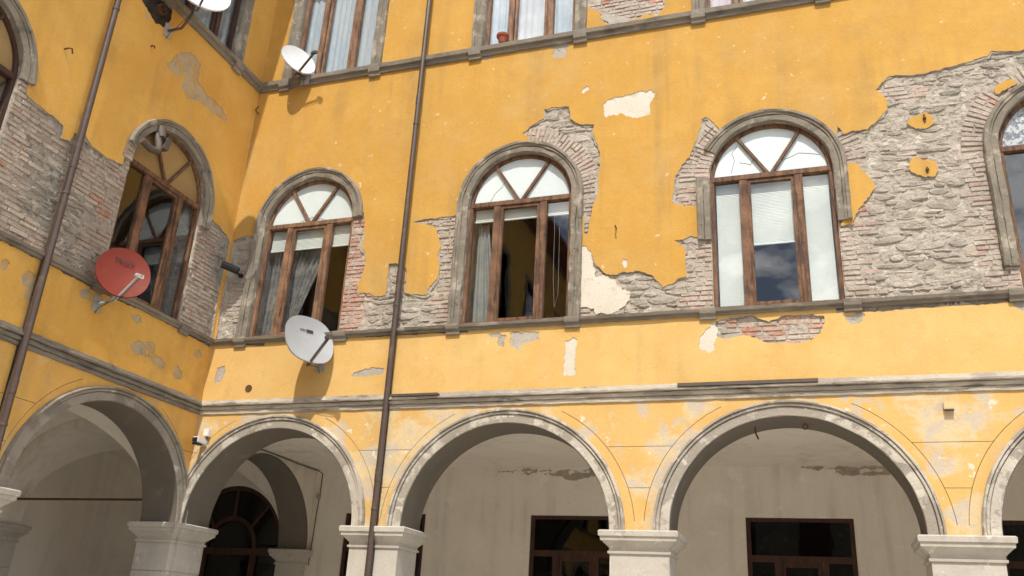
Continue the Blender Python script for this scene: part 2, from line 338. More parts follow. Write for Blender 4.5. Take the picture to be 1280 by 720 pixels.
MAT['archivolt'] = surface('flaking_archivolt', (0.55, 0.495, 0.41), (0.46, 0.41, 0.34), 1.6, seed=5.0,
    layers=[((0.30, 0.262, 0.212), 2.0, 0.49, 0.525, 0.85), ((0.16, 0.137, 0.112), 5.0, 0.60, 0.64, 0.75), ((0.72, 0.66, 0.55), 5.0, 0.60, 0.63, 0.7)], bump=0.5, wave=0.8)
MAT['dark_archivolt'] = surface('shaded_dirty_archivolt', (0.33, 0.288, 0.232), (0.25, 0.218, 0.175), 1.6, seed=15.0,  # left wing's archivolt: its shade painted into the colour along with real dirt
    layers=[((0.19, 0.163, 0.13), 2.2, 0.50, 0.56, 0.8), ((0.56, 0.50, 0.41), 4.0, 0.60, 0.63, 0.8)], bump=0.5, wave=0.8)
MAT['dark_cornice'] = surface('grey_brown_cornice', (0.25, 0.215, 0.17), (0.19, 0.165, 0.13), 1.5, seed=18.0,  # darker grey-brown cornice colour for the left wing
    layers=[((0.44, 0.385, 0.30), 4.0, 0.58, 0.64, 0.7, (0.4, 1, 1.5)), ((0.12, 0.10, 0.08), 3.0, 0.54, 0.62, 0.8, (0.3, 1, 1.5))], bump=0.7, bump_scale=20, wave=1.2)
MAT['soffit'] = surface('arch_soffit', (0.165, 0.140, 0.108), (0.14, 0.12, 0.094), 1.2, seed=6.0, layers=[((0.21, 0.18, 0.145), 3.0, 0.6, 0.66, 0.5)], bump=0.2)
MAT['pier'] = surface('painted_pier', (0.53, 0.485, 0.41), (0.44, 0.40, 0.34), 1.8, seed=9.0,
    layers=[((0.38, 0.335, 0.28), 3.0, 0.57, 0.63, 0.65), ((0.70, 0.65, 0.56), 6.0, 0.60, 0.64, 0.6), ((0.20, 0.17, 0.14), 7.0, 0.66, 0.69, 0.6)], streak=0.5, bump=0.25, wave=0.8)
MAT['portico'] = surface('portico_limewash', (0.79, 0.725, 0.625), (0.74, 0.67, 0.57), 0.7, seed=1.0,
    layers=[((0.64, 0.59, 0.50), 1.3, 0.54, 0.68, 0.5), ((0.50, 0.45, 0.37), 5.0, 0.66, 0.70, 0.5), ((0.83, 0.80, 0.74), 3.0, 0.6, 0.66, 0.5)], streak=0.4, bump=0.12)
MAT['damp'] = surface('flaking_damp_edge', (0.47, 0.40, 0.31), (0.33, 0.275, 0.21), 5.0, bump=0.8)
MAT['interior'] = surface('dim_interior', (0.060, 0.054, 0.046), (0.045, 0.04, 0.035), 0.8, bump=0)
def wood_mat(name, base, alt, dark):
    return surface(name, base, alt, 5.0, layers=[(dark, 5.0, 0.48, 0.62, 0.8, (4, 4, 0.5)), ((0.42, 0.30, 0.20), 7.0, 0.64, 0.70, 0.6, (5, 5, 0.4))], bump=0.5, bump_scale=30, rough=0.65, spec=0.35)
MAT['wood'] = wood_mat('worn_brown_wood', (0.110, 0.051, 0.025), (0.225, 0.112, 0.054), (0.036, 0.020, 0.013))
MAT['dark_wood'] = wood_mat('dark_brown_wood', (0.075, 0.030, 0.017), (0.055, 0.024, 0.014), (0.03, 0.014, 0.01))
MAT['old_wood'] = wood_mat('bleached_wood', (0.165, 0.080, 0.040), (0.30, 0.165, 0.088), (0.06, 0.032, 0.02))
MAT['glass'] = glass('window_glass')
MAT['dark_glass'] = glass('door_glass', (0.30, 0.33, 0.33), 1.5)
MAT['frosted'] = surface('white_film_pane', (0.66, 0.725, 0.705), (0.60, 0.665, 0.65), 1.1, bump=0, rough=0.3, spec=0.5)
MAT['mosaic'] = surface('speckled_film_pane', (0.40, 0.42, 0.42), (0.52, 0.54, 0.54), 20.0, layers=[((0.10, 0.12, 0.14), 22.0, 0.5, 0.54, 0.9)], bump=0, rough=0.35, spec=0.5)
MAT['ochre_pane'] = surface('ochre_film_pane', (0.33, 0.215, 0.09), (0.27, 0.17, 0.07), 2.0, bump=0, rough=0.3, spec=0.5)
MAT['blind'] = surface('pale_blind', (0.70, 0.75, 0.68), (0.64, 0.70, 0.64), 3.0, bump=0, rough=0.6)
MAT['lace'] = cloth('grey_lace_curtain', (0.46, 0.46, 0.42), (0.22, 0.22, 0.205), 9.0, 0.2, 0.68)
MAT['curtain'] = cloth('grey_cotton_curtain', (0.40, 0.43, 0.41), (0.30, 0.33, 0.32), 5.0, 0.3)
MAT['blue_curtain'] = cloth('pale_blue_curtain', (0.55, 0.68, 0.76), (0.68, 0.76, 0.80), 7.0, 0.3, 1.0, (3, 3, 0.6))
MAT['white_curtain'] = cloth('white_net_curtain', (0.82, 0.85, 0.86), (0.74, 0.80, 0.84), 6.0, 0.3, 1.0, (3, 3, 0.8))
MAT['pink_curtain'] = cloth('pink_patterned_curtain', (0.84, 0.83, 0.82), (0.72, 0.50, 0.58), 7.0, 0.3)
MAT['pipe'] = surface('brown_painted_pipe', (0.082, 0.052, 0.040), (0.064, 0.042, 0.034), 2.0, layers=[((0.15, 0.095, 0.065), 5.0, 0.56, 0.64, 0.7)], streak=0.5, bump=0.08, rough=0.42, spec=0.5)
MAT['red_dish'] = surface('red_painted_steel', (0.205, 0.034, 0.020), (0.18, 0.031, 0.019), 3.0, layers=[((0.20, 0.06, 0.04), 6.0, 0.58, 0.68, 0.5)], bump=0.03, rough=0.6, spec=0.2)
MAT['grey_dish'] = surface('grey_painted_steel', (0.345, 0.35, 0.352), (0.31, 0.316, 0.318), 3.0, layers=[((0.29, 0.28, 0.265), 7.0, 0.62, 0.7, 0.5)], bump=0.03, rough=0.5, spec=0.4)
MAT['white_dish'] = surface('white_painted_steel', (0.66, 0.66, 0.655), (0.61, 0.61, 0.605), 3.0, bump=0.03, rough=0.45, spec=0.4)
MAT['bracket'] = surface('dark_steel', (0.075, 0.070, 0.065), (0.12, 0.08, 0.055), 8.0, bump=0.2, rough=0.6, spec=0.4)
MAT['galv'] = surface('galvanised_steel', (0.40, 0.40, 0.38), (0.32, 0.31, 0.29), 9.0, bump=0.1, rough=0.5, spec=0.5)
MAT['rust'] = surface('rusty_iron', (0.085, 0.045, 0.028), (0.15, 0.07, 0.035), 20.0, bump=0.5)
MAT['black'] = surface('black_plastic', (0.014, 0.014, 0.014), None, bump=0, rough=0.35, spec=0.5)
MAT['white_plastic'] = surface('white_plastic', (0.70, 0.69, 0.66), None, bump=0, rough=0.5, spec=0.4)
MAT['logo'] = surface('dark_print', (0.045, 0.03, 0.03), None, bump=0, rough=0.6)
MAT['terracotta'] = surface('terracotta', (0.33, 0.10, 0.055), (0.27, 0.08, 0.045), 8.0, bump=0.2)
MAT['ground'] = surface('courtyard_gravel', (0.56, 0.535, 0.485), (0.50, 0.475, 0.43), 0.6, layers=[((0.22, 0.20, 0.17), 3.0, 0.58, 0.66, 0.5)], bump=0.5, bump_scale=40)
MAT['roof'] = surface('clay_roof', (0.34, 0.15, 0.085), (0.26, 0.115, 0.07), 2.0, bump=0.4)
MAT['cable'] = surface('old_cable', (0.12, 0.10, 0.08), None, bump=0)

# ------------------------------------------------------------------ mesh helpers
def tag(o, label=None, cat=None, group=None, kind=None):
    for k, v in (('label', label), ('category', cat), ('group', group), ('kind', kind)):
        if v:
            o[k] = v
    return o

def empty(name, loc=(0, 0, 0), rz=0.0, parent=None):
    o = bpy.data.objects.new(name, None)
    o.empty_display_size = 0.3
    COL.objects.link(o)
    o.location = loc
    o.rotation_euler = (0, 0, rz)
    o.parent = parent
    return o

def link(name, me, parent=None, mw=None):
    o = bpy.data.objects.new(name, me)
    COL.objects.link(o)
    o.parent = parent
    if mw is not None:
        o.matrix_local = mw
    return o

class MB:
    def __init__(s):
        s.v, s.f = [], []
    def add(s, vs, fs):
        b = len(s.v)
        s.v += [tuple(p) for p in vs]
        s.f += [tuple(b + i for i in q) for q in fs]
        return s
    def box(s, a, b, bev=0.0):
        x0, y0, z0 = a
        x1, y1, z1 = b
        if not bev:
            return s.add([(x0, y0, z0), (x1, y0, z0), (x1, y1, z0), (x0, y1, z0), (x0, y0, z1), (x1, y0, z1), (x1, y1, z1), (x0, y1, z1)],
                         [(0, 3, 2, 1), (4, 5, 6, 7), (0, 1, 5, 4), (1, 2, 6, 5), (2, 3, 7, 6), (3, 0, 4, 7)])
        bm = bmesh.new()
        bmesh.ops.create_cube(bm, size=1.0)
        for v in bm.verts:
            v.co = Vector(((x0 + x1) / 2 + v.co.x * (x1 - x0), (y0 + y1) / 2 + v.co.y * (y1 - y0), (z0 + z1) / 2 + v.co.z * (z1 - z0)))
        bmesh.ops.bevel(bm, geom=list(bm.edges), offset=bev, segments=2, affect='EDGES')
        bm.verts.index_update()
        s.add([v.co[:] for v in bm.verts], [[v.index for v in f.verts] for f in bm.faces])
        bm.free()
        return s
    def obox(s, c, ax, ay, az, hx, hy, hz):
        """box about c with half sizes along three axes"""
        c, ax, ay, az = Vector(c), Vector(ax).normalized(), Vector(ay).normalized(), Vector(az).normalized()
        P = [c + ax * hx * i + ay * hy * j + az * hz * k for k in (-1, 1) for (i, j) in ((-1, -1), (1, -1), (1, 1), (-1, 1))]
        return s.add([p[:] for p in P], [(0, 3, 2, 1), (4, 5, 6, 7), (0, 1, 5, 4), (1, 2, 6, 5), (2, 3, 7, 6), (3, 0, 4, 7)])
    def bar(s, a, b, w, h, up=(0, 0, 1)):
        a, b = Vector(a), Vector(b)
        d = (b - a).normalized()
        u = Vector(up)
        r = d.cross(u)
        if r.length < 1e-4:
            r = d.cross(Vector((0, 1, 0)))
        r.normalize()
        u = r.cross(d)
        return s.obox((a + b) / 2, d, r, u, (b - a).length / 2, w / 2, h / 2)
    def tube(s, pts, r, seg=10, cap=True):
        pts = [Vector(p) for p in pts]
        rs = r if isinstance(r, (list, tuple)) else [r] * len(pts)
        rings, prev = [], None
        for i, p in enumerate(pts):
            d = (pts[min(i + 1, len(pts) - 1)] - pts[max(i - 1, 0)]).normalized()
            if prev is None:
                a = d.cross(Vector((0, 0, 1)))
                if a.length < 1e-3:
                    a = d.cross(Vector((1, 0, 0)))
            else:
                a = prev - d * prev.dot(d)
            a.normalize()
            prev = a
            b = d.cross(a)
            rings.append([(p + (a * math.cos(2 * PI * k / seg) + b * math.sin(2 * PI * k / seg)) * rs[i])[:] for k in range(seg)])
        V = [q for rg in rings for q in rg]
        F = []
        for i in range(len(pts) - 1):
            for k in range(seg):
                k2 = (k + 1) % seg
                F.append((i * seg + k, i * seg + k2, (i + 1) * seg + k2, (i + 1) * seg + k))
        if cap:
            F.append(tuple(range(seg - 1, -1, -1)))
            F.append(tuple((len(pts) - 1) * seg + k for k in range(seg)))
        return s.add(V, F)
    def sweep(s, path, prof, jit=0.0, seed=0.0, closed=False, caps=True):
        """path: (u, z, nu, nz) in the wall plane; prof: (offset along the normal, depth)"""
        n, m = len(path), len(prof)
        V, F = [], []
        for (u, z, a, b) in path:
            for k, (o, d) in enumerate(prof):
                if jit:
                    q = Vector((u * 5.1 + k * 3.7 + seed, z * 5.1, k * 1.9 + seed))
                    o = o + jit * noise.noise(q)
                    d = d + jit * noise.noise(q + Vector((31.0, 7.0, 3.0))) * 0.8
                V.append((u + a * o, d, z + b * o))
        for i in range(n if closed else n - 1):
            j = (i + 1) % n
            for k in range(m - 1):
                F.append((i * m + k, i * m + k + 1, j * m + k + 1, j * m + k))
        if caps and not closed:
            F.append(tuple(range(m - 1, -1, -1)))
            F.append(tuple((n - 1) * m + k for k in range(m)))
        return s.add(V, F)
    def prism(s, poly, d0, d1):
        n = len(poly)
        V = [(u, d0, z) for u, z in poly] + [(u, d1, z) for u, z in poly]
        F = [tuple(range(n)), tuple(range(2 * n - 1, n - 1, -1))] + [(i, i + n, (i + 1) % n + n, (i + 1) % n) for i in range(n)]
        return s.add(V, F)
    def rings(s, rr):
        """loft closed rings of equal length and cap both ends"""
        n = len(rr[0])
        V = [p for r in rr for p in r]
        F = []
        for i in range(len(rr) - 1):
            for k in range(n):
                k2 = (k + 1) % n
                F.append((i * n + k, i * n + k2, (i + 1) * n + k2, (i + 1) * n + k))
        F.append(tuple(range(n - 1, -1, -1)))
        F.append(tuple((len(rr) - 1) * n + k for k in range(n)))
        return s.add(V, F)
    def mesh(s, name, mat, smooth=0.0, fix=True):
        me = bpy.data.meshes.new(name)
        me.from_pydata(s.v, [], s.f)
        if fix:
            bm = bmesh.new()
            bm.from_mesh(me)
            bmesh.ops.recalc_face_normals(bm, faces=bm.faces)
            bm.to_mesh(me)
            bm.free()
        me.materials.append(mat)
        if smooth:
            me.shade_smooth()
            me.set_sharp_from_angle(angle=math.radians(smooth))
        return me
    def build(s, name, mat, parent=None, smooth=0.0, fix=True, mw=None):
        return link(name, s.mesh(name, mat, smooth, fix), parent, mw)

def inside(poly, P):
    x, y = P[:, 0], P[:, 1]
    r = np.zeros(len(P), bool)
    n = len(poly)
    for i in range(n):
        x0, y0 = poly[i]
        x1, y1 = poly[(i + 1) % n]
        if y0 == y1:
            continue
        c = ((y0 > y) != (y1 > y)) & (x < (x1 - x0) * (y - y0) / (y1 - y0) + x0)
        r ^= c
    return r

def in_any(polys, P):
    r = np.zeros(len(P), bool)
    for q in polys:
        r |= inside(q, P)
    return r

def torn(poly, step=0.028, amp=0.016, seed=0.0):
    """break a traced outline into short uneven edges like torn plaster"""
    out = []
    n = len(poly)
    for i in range(n):
        a, b = Vector(poly[i]), Vector(poly[(i + 1) % n])
        L = (b - a).length
        k = max(1, int(L / step))
        nn = Vector((-(b - a).y, (b - a).x)) / max(L, 1e-6)
        for j in range(k):
            p = a + (b - a) * (j / k)
            q = Vector((p.x * 4.0, p.y * 4.0, seed))
            w = amp * (1.1 * noise.noise(q) + 1.0 * noise.noise(q * 3.3) + 0.7 * noise.noise(q * 9.0))
            out.append((p.x + nn.x * w, p.y + nn.y * w))
    return out

def slab(name, loops, keep, d0, d1, mat, parent, kind=None, edge_mat=None, split=0.0, _T=None):
    V, E = [], []
    for lp in loops:
        b = len(V)
        V += [Vector(p) for p in lp]
        E += [(b + i, b + (i + 1) % len(lp)) for i in range(len(lp))]
    rv, re, rf, *_ = geometry.delaunay_2d_cdt(V, E, [], 0, 1e-5)
    T = np.array([list(f) for f in rf])
    C = np.array([(v.x, v.y) for v in rv])
    ok = keep(C[T].mean(axis=1))
    T = T[ok]
    if split:                                  # one object per connected piece, crumbs dropped
        root = list(range(len(C)))
        def find(i):
            while root[i] != i:
                root[i] = root[root[i]]
                i = root[i]
            return i
        for t in T:
            a, b, c = (find(int(i)) for i in t)
            root[b] = a
            root[find(c)] = a
        groups = {}
        for t in T:
            groups.setdefault(find(int(t[0])), []).append(t)
        for g in groups.values():
            g = np.array(g)
            p0, p1, p2 = C[g[:, 0]], C[g[:, 1]], C[g[:, 2]]
            ar = 0.5 * np.abs((p1[:, 0] - p0[:, 0]) * (p2[:, 1] - p0[:, 1]) - (p2[:, 0] - p0[:, 0]) * (p1[:, 1] - p0[:, 1])).sum()
            if ar > split:
                slab_mesh(name, C, g, d0, d1, mat, parent, kind, edge_mat)
        return None
    return slab_mesh(name, C, T, d0, d1, mat, parent, kind, edge_mat)

def slab_mesh(name, C, T, d0, d1, mat, parent, kind=None, edge_mat=None):
    used = {}
    for t in T:
        for i in t:
            used.setdefault(int(i), len(used))
    n = len(used)
    order = sorted(used, key=used.get)
    verts = [(C[i][0], d0, C[i][1]) for i in order] + [(C[i][0], d1, C[i][1]) for i in order]
    faces = [tuple(used[int(i)] for i in t) for t in T]
    ed = {}
    for f in faces:
        for i in range(3):
            ed[(f[i], f[(i + 1) % 3])] = True
    sides = [(b, a, a + n, b + n) for (a, b) in ed if (b, a) not in ed]
    back = [tuple(i + n for i in reversed(f)) for f in faces]
    me = bpy.data.meshes.new(name)
    me.from_pydata(verts, [], faces + sides + back)
    me.materials.append(mat)
    if edge_mat:
        me.materials.append(edge_mat)
        mi = [0] * len(faces) + [1] * len(sides) + [0] * len(back)
        me.polygons.foreach_set('material_index', mi)
    o = link(name, me, parent)
    return tag(o, kind=kind)

def rect(u0, u1, z0, z1):
    return [(u0, z0), (u1, z0), (u1, z1), (u0, z1)]

def arch_loop(u0, hw, z0, zs, rz=None, seg=28):
    rz = rz or hw
    return [(u0 - hw, z0), (u0 + hw, z0)] + [(u0 + hw * math.cos(PI * k / seg), zs + rz * math.sin(PI * k / seg)) for k in range(seg + 1)]

def line_path(u0, u1, z, step=0.12):
    k = max(1, int(abs(u1 - u0) / step))
    return [(u0 + (u1 - u0) * i / k, z, 0, 1) for i in range(k + 1)]

def arch_path(u0, hw, zs, z_left=None, z_right=None, rz=None, seg=36, step=0.10, a0=0.0, a1=PI):
    """up the left jamb, over the arch, down the right jamb; normals point away from the opening"""
    rz = rz or hw
    out = []
    if z_left is not None and z_left < zs:
        k = max(1, int((zs - z_left) / step))
        out += [(u0 - hw, z_left + (zs - z_left) * i / k, -1, 0) for i in range(k)]
    for i in range(seg + 1):
        t = a1 + (a0 - a1) * i / seg
        out.append((u0 + hw * math.cos(t), zs + rz * math.sin(t), math.cos(t), math.sin(t)))
    if z_right is not None and z_right < zs:
        k = max(1, int((zs - z_right) / step))
        out += [(u0 + hw, zs + (z_right - zs) * (i + 1) / k, 1, 0) for i in range(k)]
    return out

# ------------------------------------------------------------------ shared levels (metres)
Z_CAP = 2.873
Z_COR0, Z_COR1 = 4.500, 4.725          # cornice over the arcade
Z_S1B, Z_S1T = 5.620, 5.705            # sill course of the arched windows
Z_SPR = 7.650                          # spring of the arched windows
Z_S2B, Z_S2T = 10.345, 10.505          # sill course of the upper windows
Z_TOP = 14.95
Z_EAVE = 15.20
THICK = 0.60
BACK = 3.80
MAIN_C = [1.42, 5.02, 8.62, 12.22]
LEFT_C = [-1.62, -5.22]
ARC_RX, ARC_RZ = 1.435, 1.39
WHW = 0.810                            # half width of the arched opening
UHW = 0.780                            # half width of the upper opening
PD = 0.035                             # plaster thickness

ground = MB().add([(-70, -80, 0), (80, -80, 0), (80, 70, 0), (-70, 70, 0)], [(0, 1, 2, 3)]).build('ground', MAT['ground'], fix=False)
tag(ground, 'pale beaten gravel ground of the courtyard', 'ground', kind='structure')

main = tag(empty('courtyard_wing'), 'long sunlit yellow wing with arched windows above an open arcade', 'building')
left = tag(empty('courtyard_wing', rz=PI / 2), 'shaded yellow wing meeting the sunlit one at the inner corner, red dish on it', 'building')

# ------------------------------------------------------------------ walls
def arcade_arch(c):
    """(centre, half width) of the arcade arch below a window axis; the corner arches are a little narrower"""
    if c == MAIN_C[0]:
        return 1.455, 1.405
    if c == LEFT_C[0]:
        return -1.60, 1.50
    return c, ARC_RX

def make_walls(wing, cs, far_cs, u0, u1, polys, fine_u, pl, fd, mat_key):
    allc = cs + far_cs
    arches = [arcade_arch(c) for c in allc]
    arch_holes = [arch_loop(c, hw, Z_CAP - 0.3, Z_CAP, ARC_RZ) for c, hw in arches]
    win_holes = [arch_loop(c, WHW, Z_S1T - 0.02, Z_SPR) for c in allc]
    up_holes = [rect(c - UHW, c + UHW, Z_S2T - 0.02, 13.0) for c in allc]
    body = rect(u0, u1, Z_CAP, Z_TOP)
    holes = arch_holes + win_holes + up_holes
    slab('masonry', [body] + holes, lambda P: inside(body, P) & ~in_any(holes, P), PD, THICK, MAT['mortar'], wing)
    expo = [torn(p, seed=i * 3.1) for i, (k, p) in enumerate(polys.items()) if k.startswith('exposed')]
    isl = [torn(p, step=0.02, amp=0.022, seed=50 + i) for i, (k, p) in enumerate(polys.items()) if k.startswith('island')]
    pat = {k: torn(p, step=0.018, amp=0.030, seed=80 + i) for i, (k, p) in enumerate(polys.items()) if k.startswith('patch')}
    us = max(u0, -90) if wing is left else 0.0
    ue = 0.0 if wing is left else u1
    bands = {
        'upper': (rect(us, ue, Z_S2T - 0.05, Z_TOP), [rect(c - 0.93, c + 0.93, Z_S2T - 0.1, 13.15) for c in allc], pl),
        'first': (rect(us, ue, Z_S1T - 0.05, Z_S2B + 0.05), [arch_loop(c, 0.93, Z_S1T - 0.1, Z_SPR) for c in allc], pl),
        'parapet': (rect(us, ue, Z_COR1 - 0.05, Z_S1B + 0.05), [], MAT['plaster_low'] if wing is main else pl),
    }
    plist = list(pat.values())
    for b, (r, h, m) in bands.items():
        loops = [r] + h + expo + plist
        slab('plaster', loops, lambda P: inside(r, P) & ~in_any(h + expo + plist, P), 0.0, PD + 0.01, m, wing, edge_mat=MAT['grey_render'])
    # spandrels over the arcade, cut by the thin joints of the imitation ashlar
    gw = 0.0032
    joints = []
    rj, rjz = 1.745, 1.700
    for c, hw in arches:
        for sgn in (-1, 1):
            t0, t1 = math.radians(4), math.radians(64)
            a = [t0 + (t1 - t0) * i / 24 for i in range(25)]
            cut = [(0, 9), (10, 24)]
            for i0, i1 in ((0, 8), (8, 16), (16, 24)):
                pts = [(c + sgn * (rj + s) * math.cos(t), Z_CAP + (rjz + s) * math.sin(t)) for s, seq in ((-gw, a[i0:i1 + 1]), (gw, a[i0:i1 + 1][::-1])) for t in seq]
                joints.append(pts)
    srt = sorted(arches)
    for zz in (Z_CAP + 1.045, Z_CAP + 0.525):
        off = rj * math.sqrt(max(0.0, 1 - ((zz - Z_CAP) / rjz) ** 2))
        for (ca, ha), (cb, hb) in zip(srt[:-1], srt[1:]):
            if cb - off - (ca + off) > 0.05:
                joints.append(rect(ca + off, cb - off, zz - gw, zz + gw))
        if wing is main and arches[0][0] - off > 0.03:
            joints.append(rect(0.0, arches[0][0] - off, zz - gw, zz + gw))
        if wing is left and arches[0][0] + off < -0.03:
            joints.append(rect(arches[0][0] + off, 0.0, zz - gw, zz + gw))
    r = rect(us, ue, Z_CAP - 0.02, Z_COR0 + 0.05)
    h = [arch_loop(c, hw + 0.05, Z_CAP - 0.3, Z_CAP, ARC_RZ + 0.05) for c, hw in arches]
    slab('plaster', [r] + h + joints, lambda P: inside(r, P) & ~in_any(h + joints, P), 0.0, PD + 0.01, fd, wing, edge_mat=MAT['grey_render'])
    # the scratch coat that shows as a ragged ledge inside the torn edges
    for i, p in enumerate(expo):
        n = len(p)
        area = sum(p[j][0] * p[(j + 1) % n][1] - p[(j + 1) % n][0] * p[j][1] for j in range(n))
        sg = 1.0 if area > 0 else -1.0
        inner = []
        for j in range(n):
            a, b = Vector(p[j - 3]), Vector(p[(j + 3) % n])
            t_ = (b - a).normalized() if (b - a).length > 1e-6 else Vector((1, 0))
            q = Vector((p[j][0] * 2.3, p[j][1] * 2.3, 40.0 + i))
            w = 0.105 * max(0.0, noise.noise(q) + 0.08) + 0.020 * max(0.0, noise.noise(q * 6.0)) - 0.004
            inner.append((p[j][0] - sg * t_.y * w, p[j][1] + sg * t_.x * w))
        whole = [rect(us, ue, Z_COR1, Z_TOP)] + [arch_loop(c, 0.90, Z_S1T - 0.1, Z_SPR) for c in allc]
        def keep_coat(P):
            r_ = inside(p, P) & ~inside(inner, P) & inside(whole[0], P) & ~in_any(whole[1:], P)
            return r_ & ~((P[:, 1] > Z_S1B - 0.02) & (P[:, 1] < Z_S1T)) & ~((P[:, 1] > Z_S2B) & (P[:, 1] < Z_S2T))
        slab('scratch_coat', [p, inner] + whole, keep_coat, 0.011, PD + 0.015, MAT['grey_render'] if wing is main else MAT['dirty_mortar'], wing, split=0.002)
    for i, p in enumerate(isl):
        o = slab('plaster_fragment', [p], lambda P: inside(p, P), 0.0, PD + 0.02, pl, wing, edge_mat=MAT['grey_render'])
    for k, p in pat.items():
        m = MAT['cream'] if k[6] in 'cw' else (MAT['grey_render'] if wing is main else MAT['dirty_render'])
        slab('bare_patch', [p], lambda P: inside(p, P), 0.008, PD + 0.02, m, wing)
    # cornice and sill courses
    ext = lambda z, prof, nm, m, jit, st=0.10: MB().sweep(line_path(us, ue, z, st), prof, jit, z).build(nm, m, wing, smooth=35)
    ext(0, [(Z_COR0, PD), (Z_COR0 + 0.002, -0.022), (Z_COR0 + 0.052, -0.026), (Z_COR0 + 0.056, -0.014), (Z_COR0 + 0.062, -0.014), (Z_COR0 + 0.066, -0.048), (Z_COR0 + 0.108, -0.052),
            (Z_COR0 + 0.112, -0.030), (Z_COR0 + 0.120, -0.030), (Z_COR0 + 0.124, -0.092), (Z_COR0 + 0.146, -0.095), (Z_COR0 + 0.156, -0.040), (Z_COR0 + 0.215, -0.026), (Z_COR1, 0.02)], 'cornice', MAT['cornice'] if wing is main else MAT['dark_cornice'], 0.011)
    ext(0, [(Z_S1B - 0.005, PD), (Z_S1B, -0.035), (Z_S1B + 0.034, -0.040), (Z_S1B + 0.040, -0.072), (Z_S1T - 0.008, -0.085), (Z_S1T + 0.012, -0.02), (Z_S1T + 0.02, 0.12)], 'sill_course', MAT['course'], 0.008)
    ext(0, [(Z_S2B, PD), (Z_S2B + 0.005, -0.04), (Z_S2B + 0.07, -0.05), (Z_S2B + 0.08, -0.09), (Z_S2T - 0.01, -0.10), (Z_S2T + 0.015, -0.03), (Z_S2T + 0.02, 0.12)], 'sill_course', MAT['course'], 0.006)
    for c in cs:
        for sgn in (-1, 1):
            for (zb, zt, dp) in ((Z_S1B - 0.060, Z_S1T + 0.006, 0.092), (Z_S2B - 0.05, Z_S2T + 0.004, 0.104)):
                uu = c + sgn * 0.885
                mb = MB()
                mb.sweep(line_path(uu - 0.105, uu + 0.105, 0, 0.07), [(zb, PD), (zb + 0.004, -dp + 0.05), (zb + 0.06, -dp + 0.042), (zb + 0.072, -dp + 0.015), (zt - 0.03, -dp), (zt, -dp + 0.006), (zt + 0.004, 0.02)], 0.005, uu)
                mb.build('sill_block', MAT['course'], wing, smooth=35)
    # archivolts and soffits
    for c, hw in arches:
        p = arch_path(c, hw, Z_CAP, rz=ARC_RZ, seg=56)
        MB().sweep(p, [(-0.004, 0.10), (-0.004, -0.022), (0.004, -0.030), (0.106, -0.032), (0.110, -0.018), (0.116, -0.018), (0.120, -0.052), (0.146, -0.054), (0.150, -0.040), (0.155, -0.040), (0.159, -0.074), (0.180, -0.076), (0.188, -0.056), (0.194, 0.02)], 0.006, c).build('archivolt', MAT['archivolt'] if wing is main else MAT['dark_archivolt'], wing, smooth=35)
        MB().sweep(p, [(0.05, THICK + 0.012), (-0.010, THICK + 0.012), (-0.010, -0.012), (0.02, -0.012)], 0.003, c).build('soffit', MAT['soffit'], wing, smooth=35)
    return arches

plm, plf = MAT['plaster'], MAT['faded']
main_arches = make_walls(main, MAIN_C, [], -0.60, 14.6, MAIN_POLY, None, plm, plf, '')
left_arches = make_walls(left, LEFT_C, [-8.82, -12.42, -16.02, -19.62, -23.22], -26.0, 0.0, LEFT_POLY, None, MAT['plaster_left'], MAT['faded_left'], '')

# iron ledge left on the cornice where the render has gone
MB().box((7.33, -0.110, Z_COR0 + 0.150), (9.03, 0.02, Z_COR0 + 0.200), 0.006).build('cornice_ledge', MAT['bracket'], main)
MB().box((3.30, -0.120, Z_COR0 + 0.150), (4.02, 0.02, Z_COR0 + 0.190), 0.006).build('cornice_ledge', MAT['bracket'], main)

# ------------------------------------------------------------------ exposed bricks and stones
rng = random.Random(5)
def brick_mesh(i, mat):
    r = random.Random(100 + i)
    V, F = [], []
    def ring(s, y):
        return [(sx * (0.5 - s) + r.uniform(-0.012, 0.012), y, sz * (0.5 - s * 3.0) + r.uniform(-0.05, 0.05)) for sx, sz in ((-1, -1), (0.0, -1), (1, -1), (1, 1), (0.1, 1), (-1, 1))]
    a, b, c = ring(0.0, 1.0), ring(0.004, 0.22), ring(0.030, 0.0 + r.uniform(0, 0.05))
    mb = MB()
    mb.rings([c, b, a])
    return mb.mesh('brick', mat, 0)

def stone_mesh(i, mat):
    r = random.Random(300 + i)
    n = 10
    ang = [2 * PI * k / n + r.uniform(-0.2, 0.2) for k in range(n)]
    out = []
    for t in ang:
        c, s = math.cos(t), math.sin(t)
        e = 0.55
        q = (abs(c) ** (1 / e) + abs(s) ** (1 / e)) ** (-e) if True else 1
        rad = 0.54 * q * r.uniform(0.86, 1.06)
        out.append((c * rad, s * rad))
    mb = MB()
    R3 = [(x, 1.0, z) for x, z in out]
    R2 = [(x * 0.97, 0.35 + r.uniform(-0.1, 0.1), z * 0.96) for x, z in out]
    R1 = [(x * r.uniform(0.70, 0.84), r.uniform(0.0, 0.16), z * r.uniform(0.66, 0.82)) for x, z in out]
    cx, cz = r.uniform(-0.15, 0.15), r.uniform(-0.15, 0.15)
    V = R1 + R2 + R3 + [(cx, r.uniform(-0.06, 0.06), cz)]
    F = []
    for k in range(n):
        k2 = (k + 1) % n
        F += [(k, k2, n + k2, n + k), (n + k, n + k2, 2 * n + k2, 2 * n + k), (3 * n, k2, k)]
    mb.add(V, F)
    return mb.mesh('stone', mat, 0)

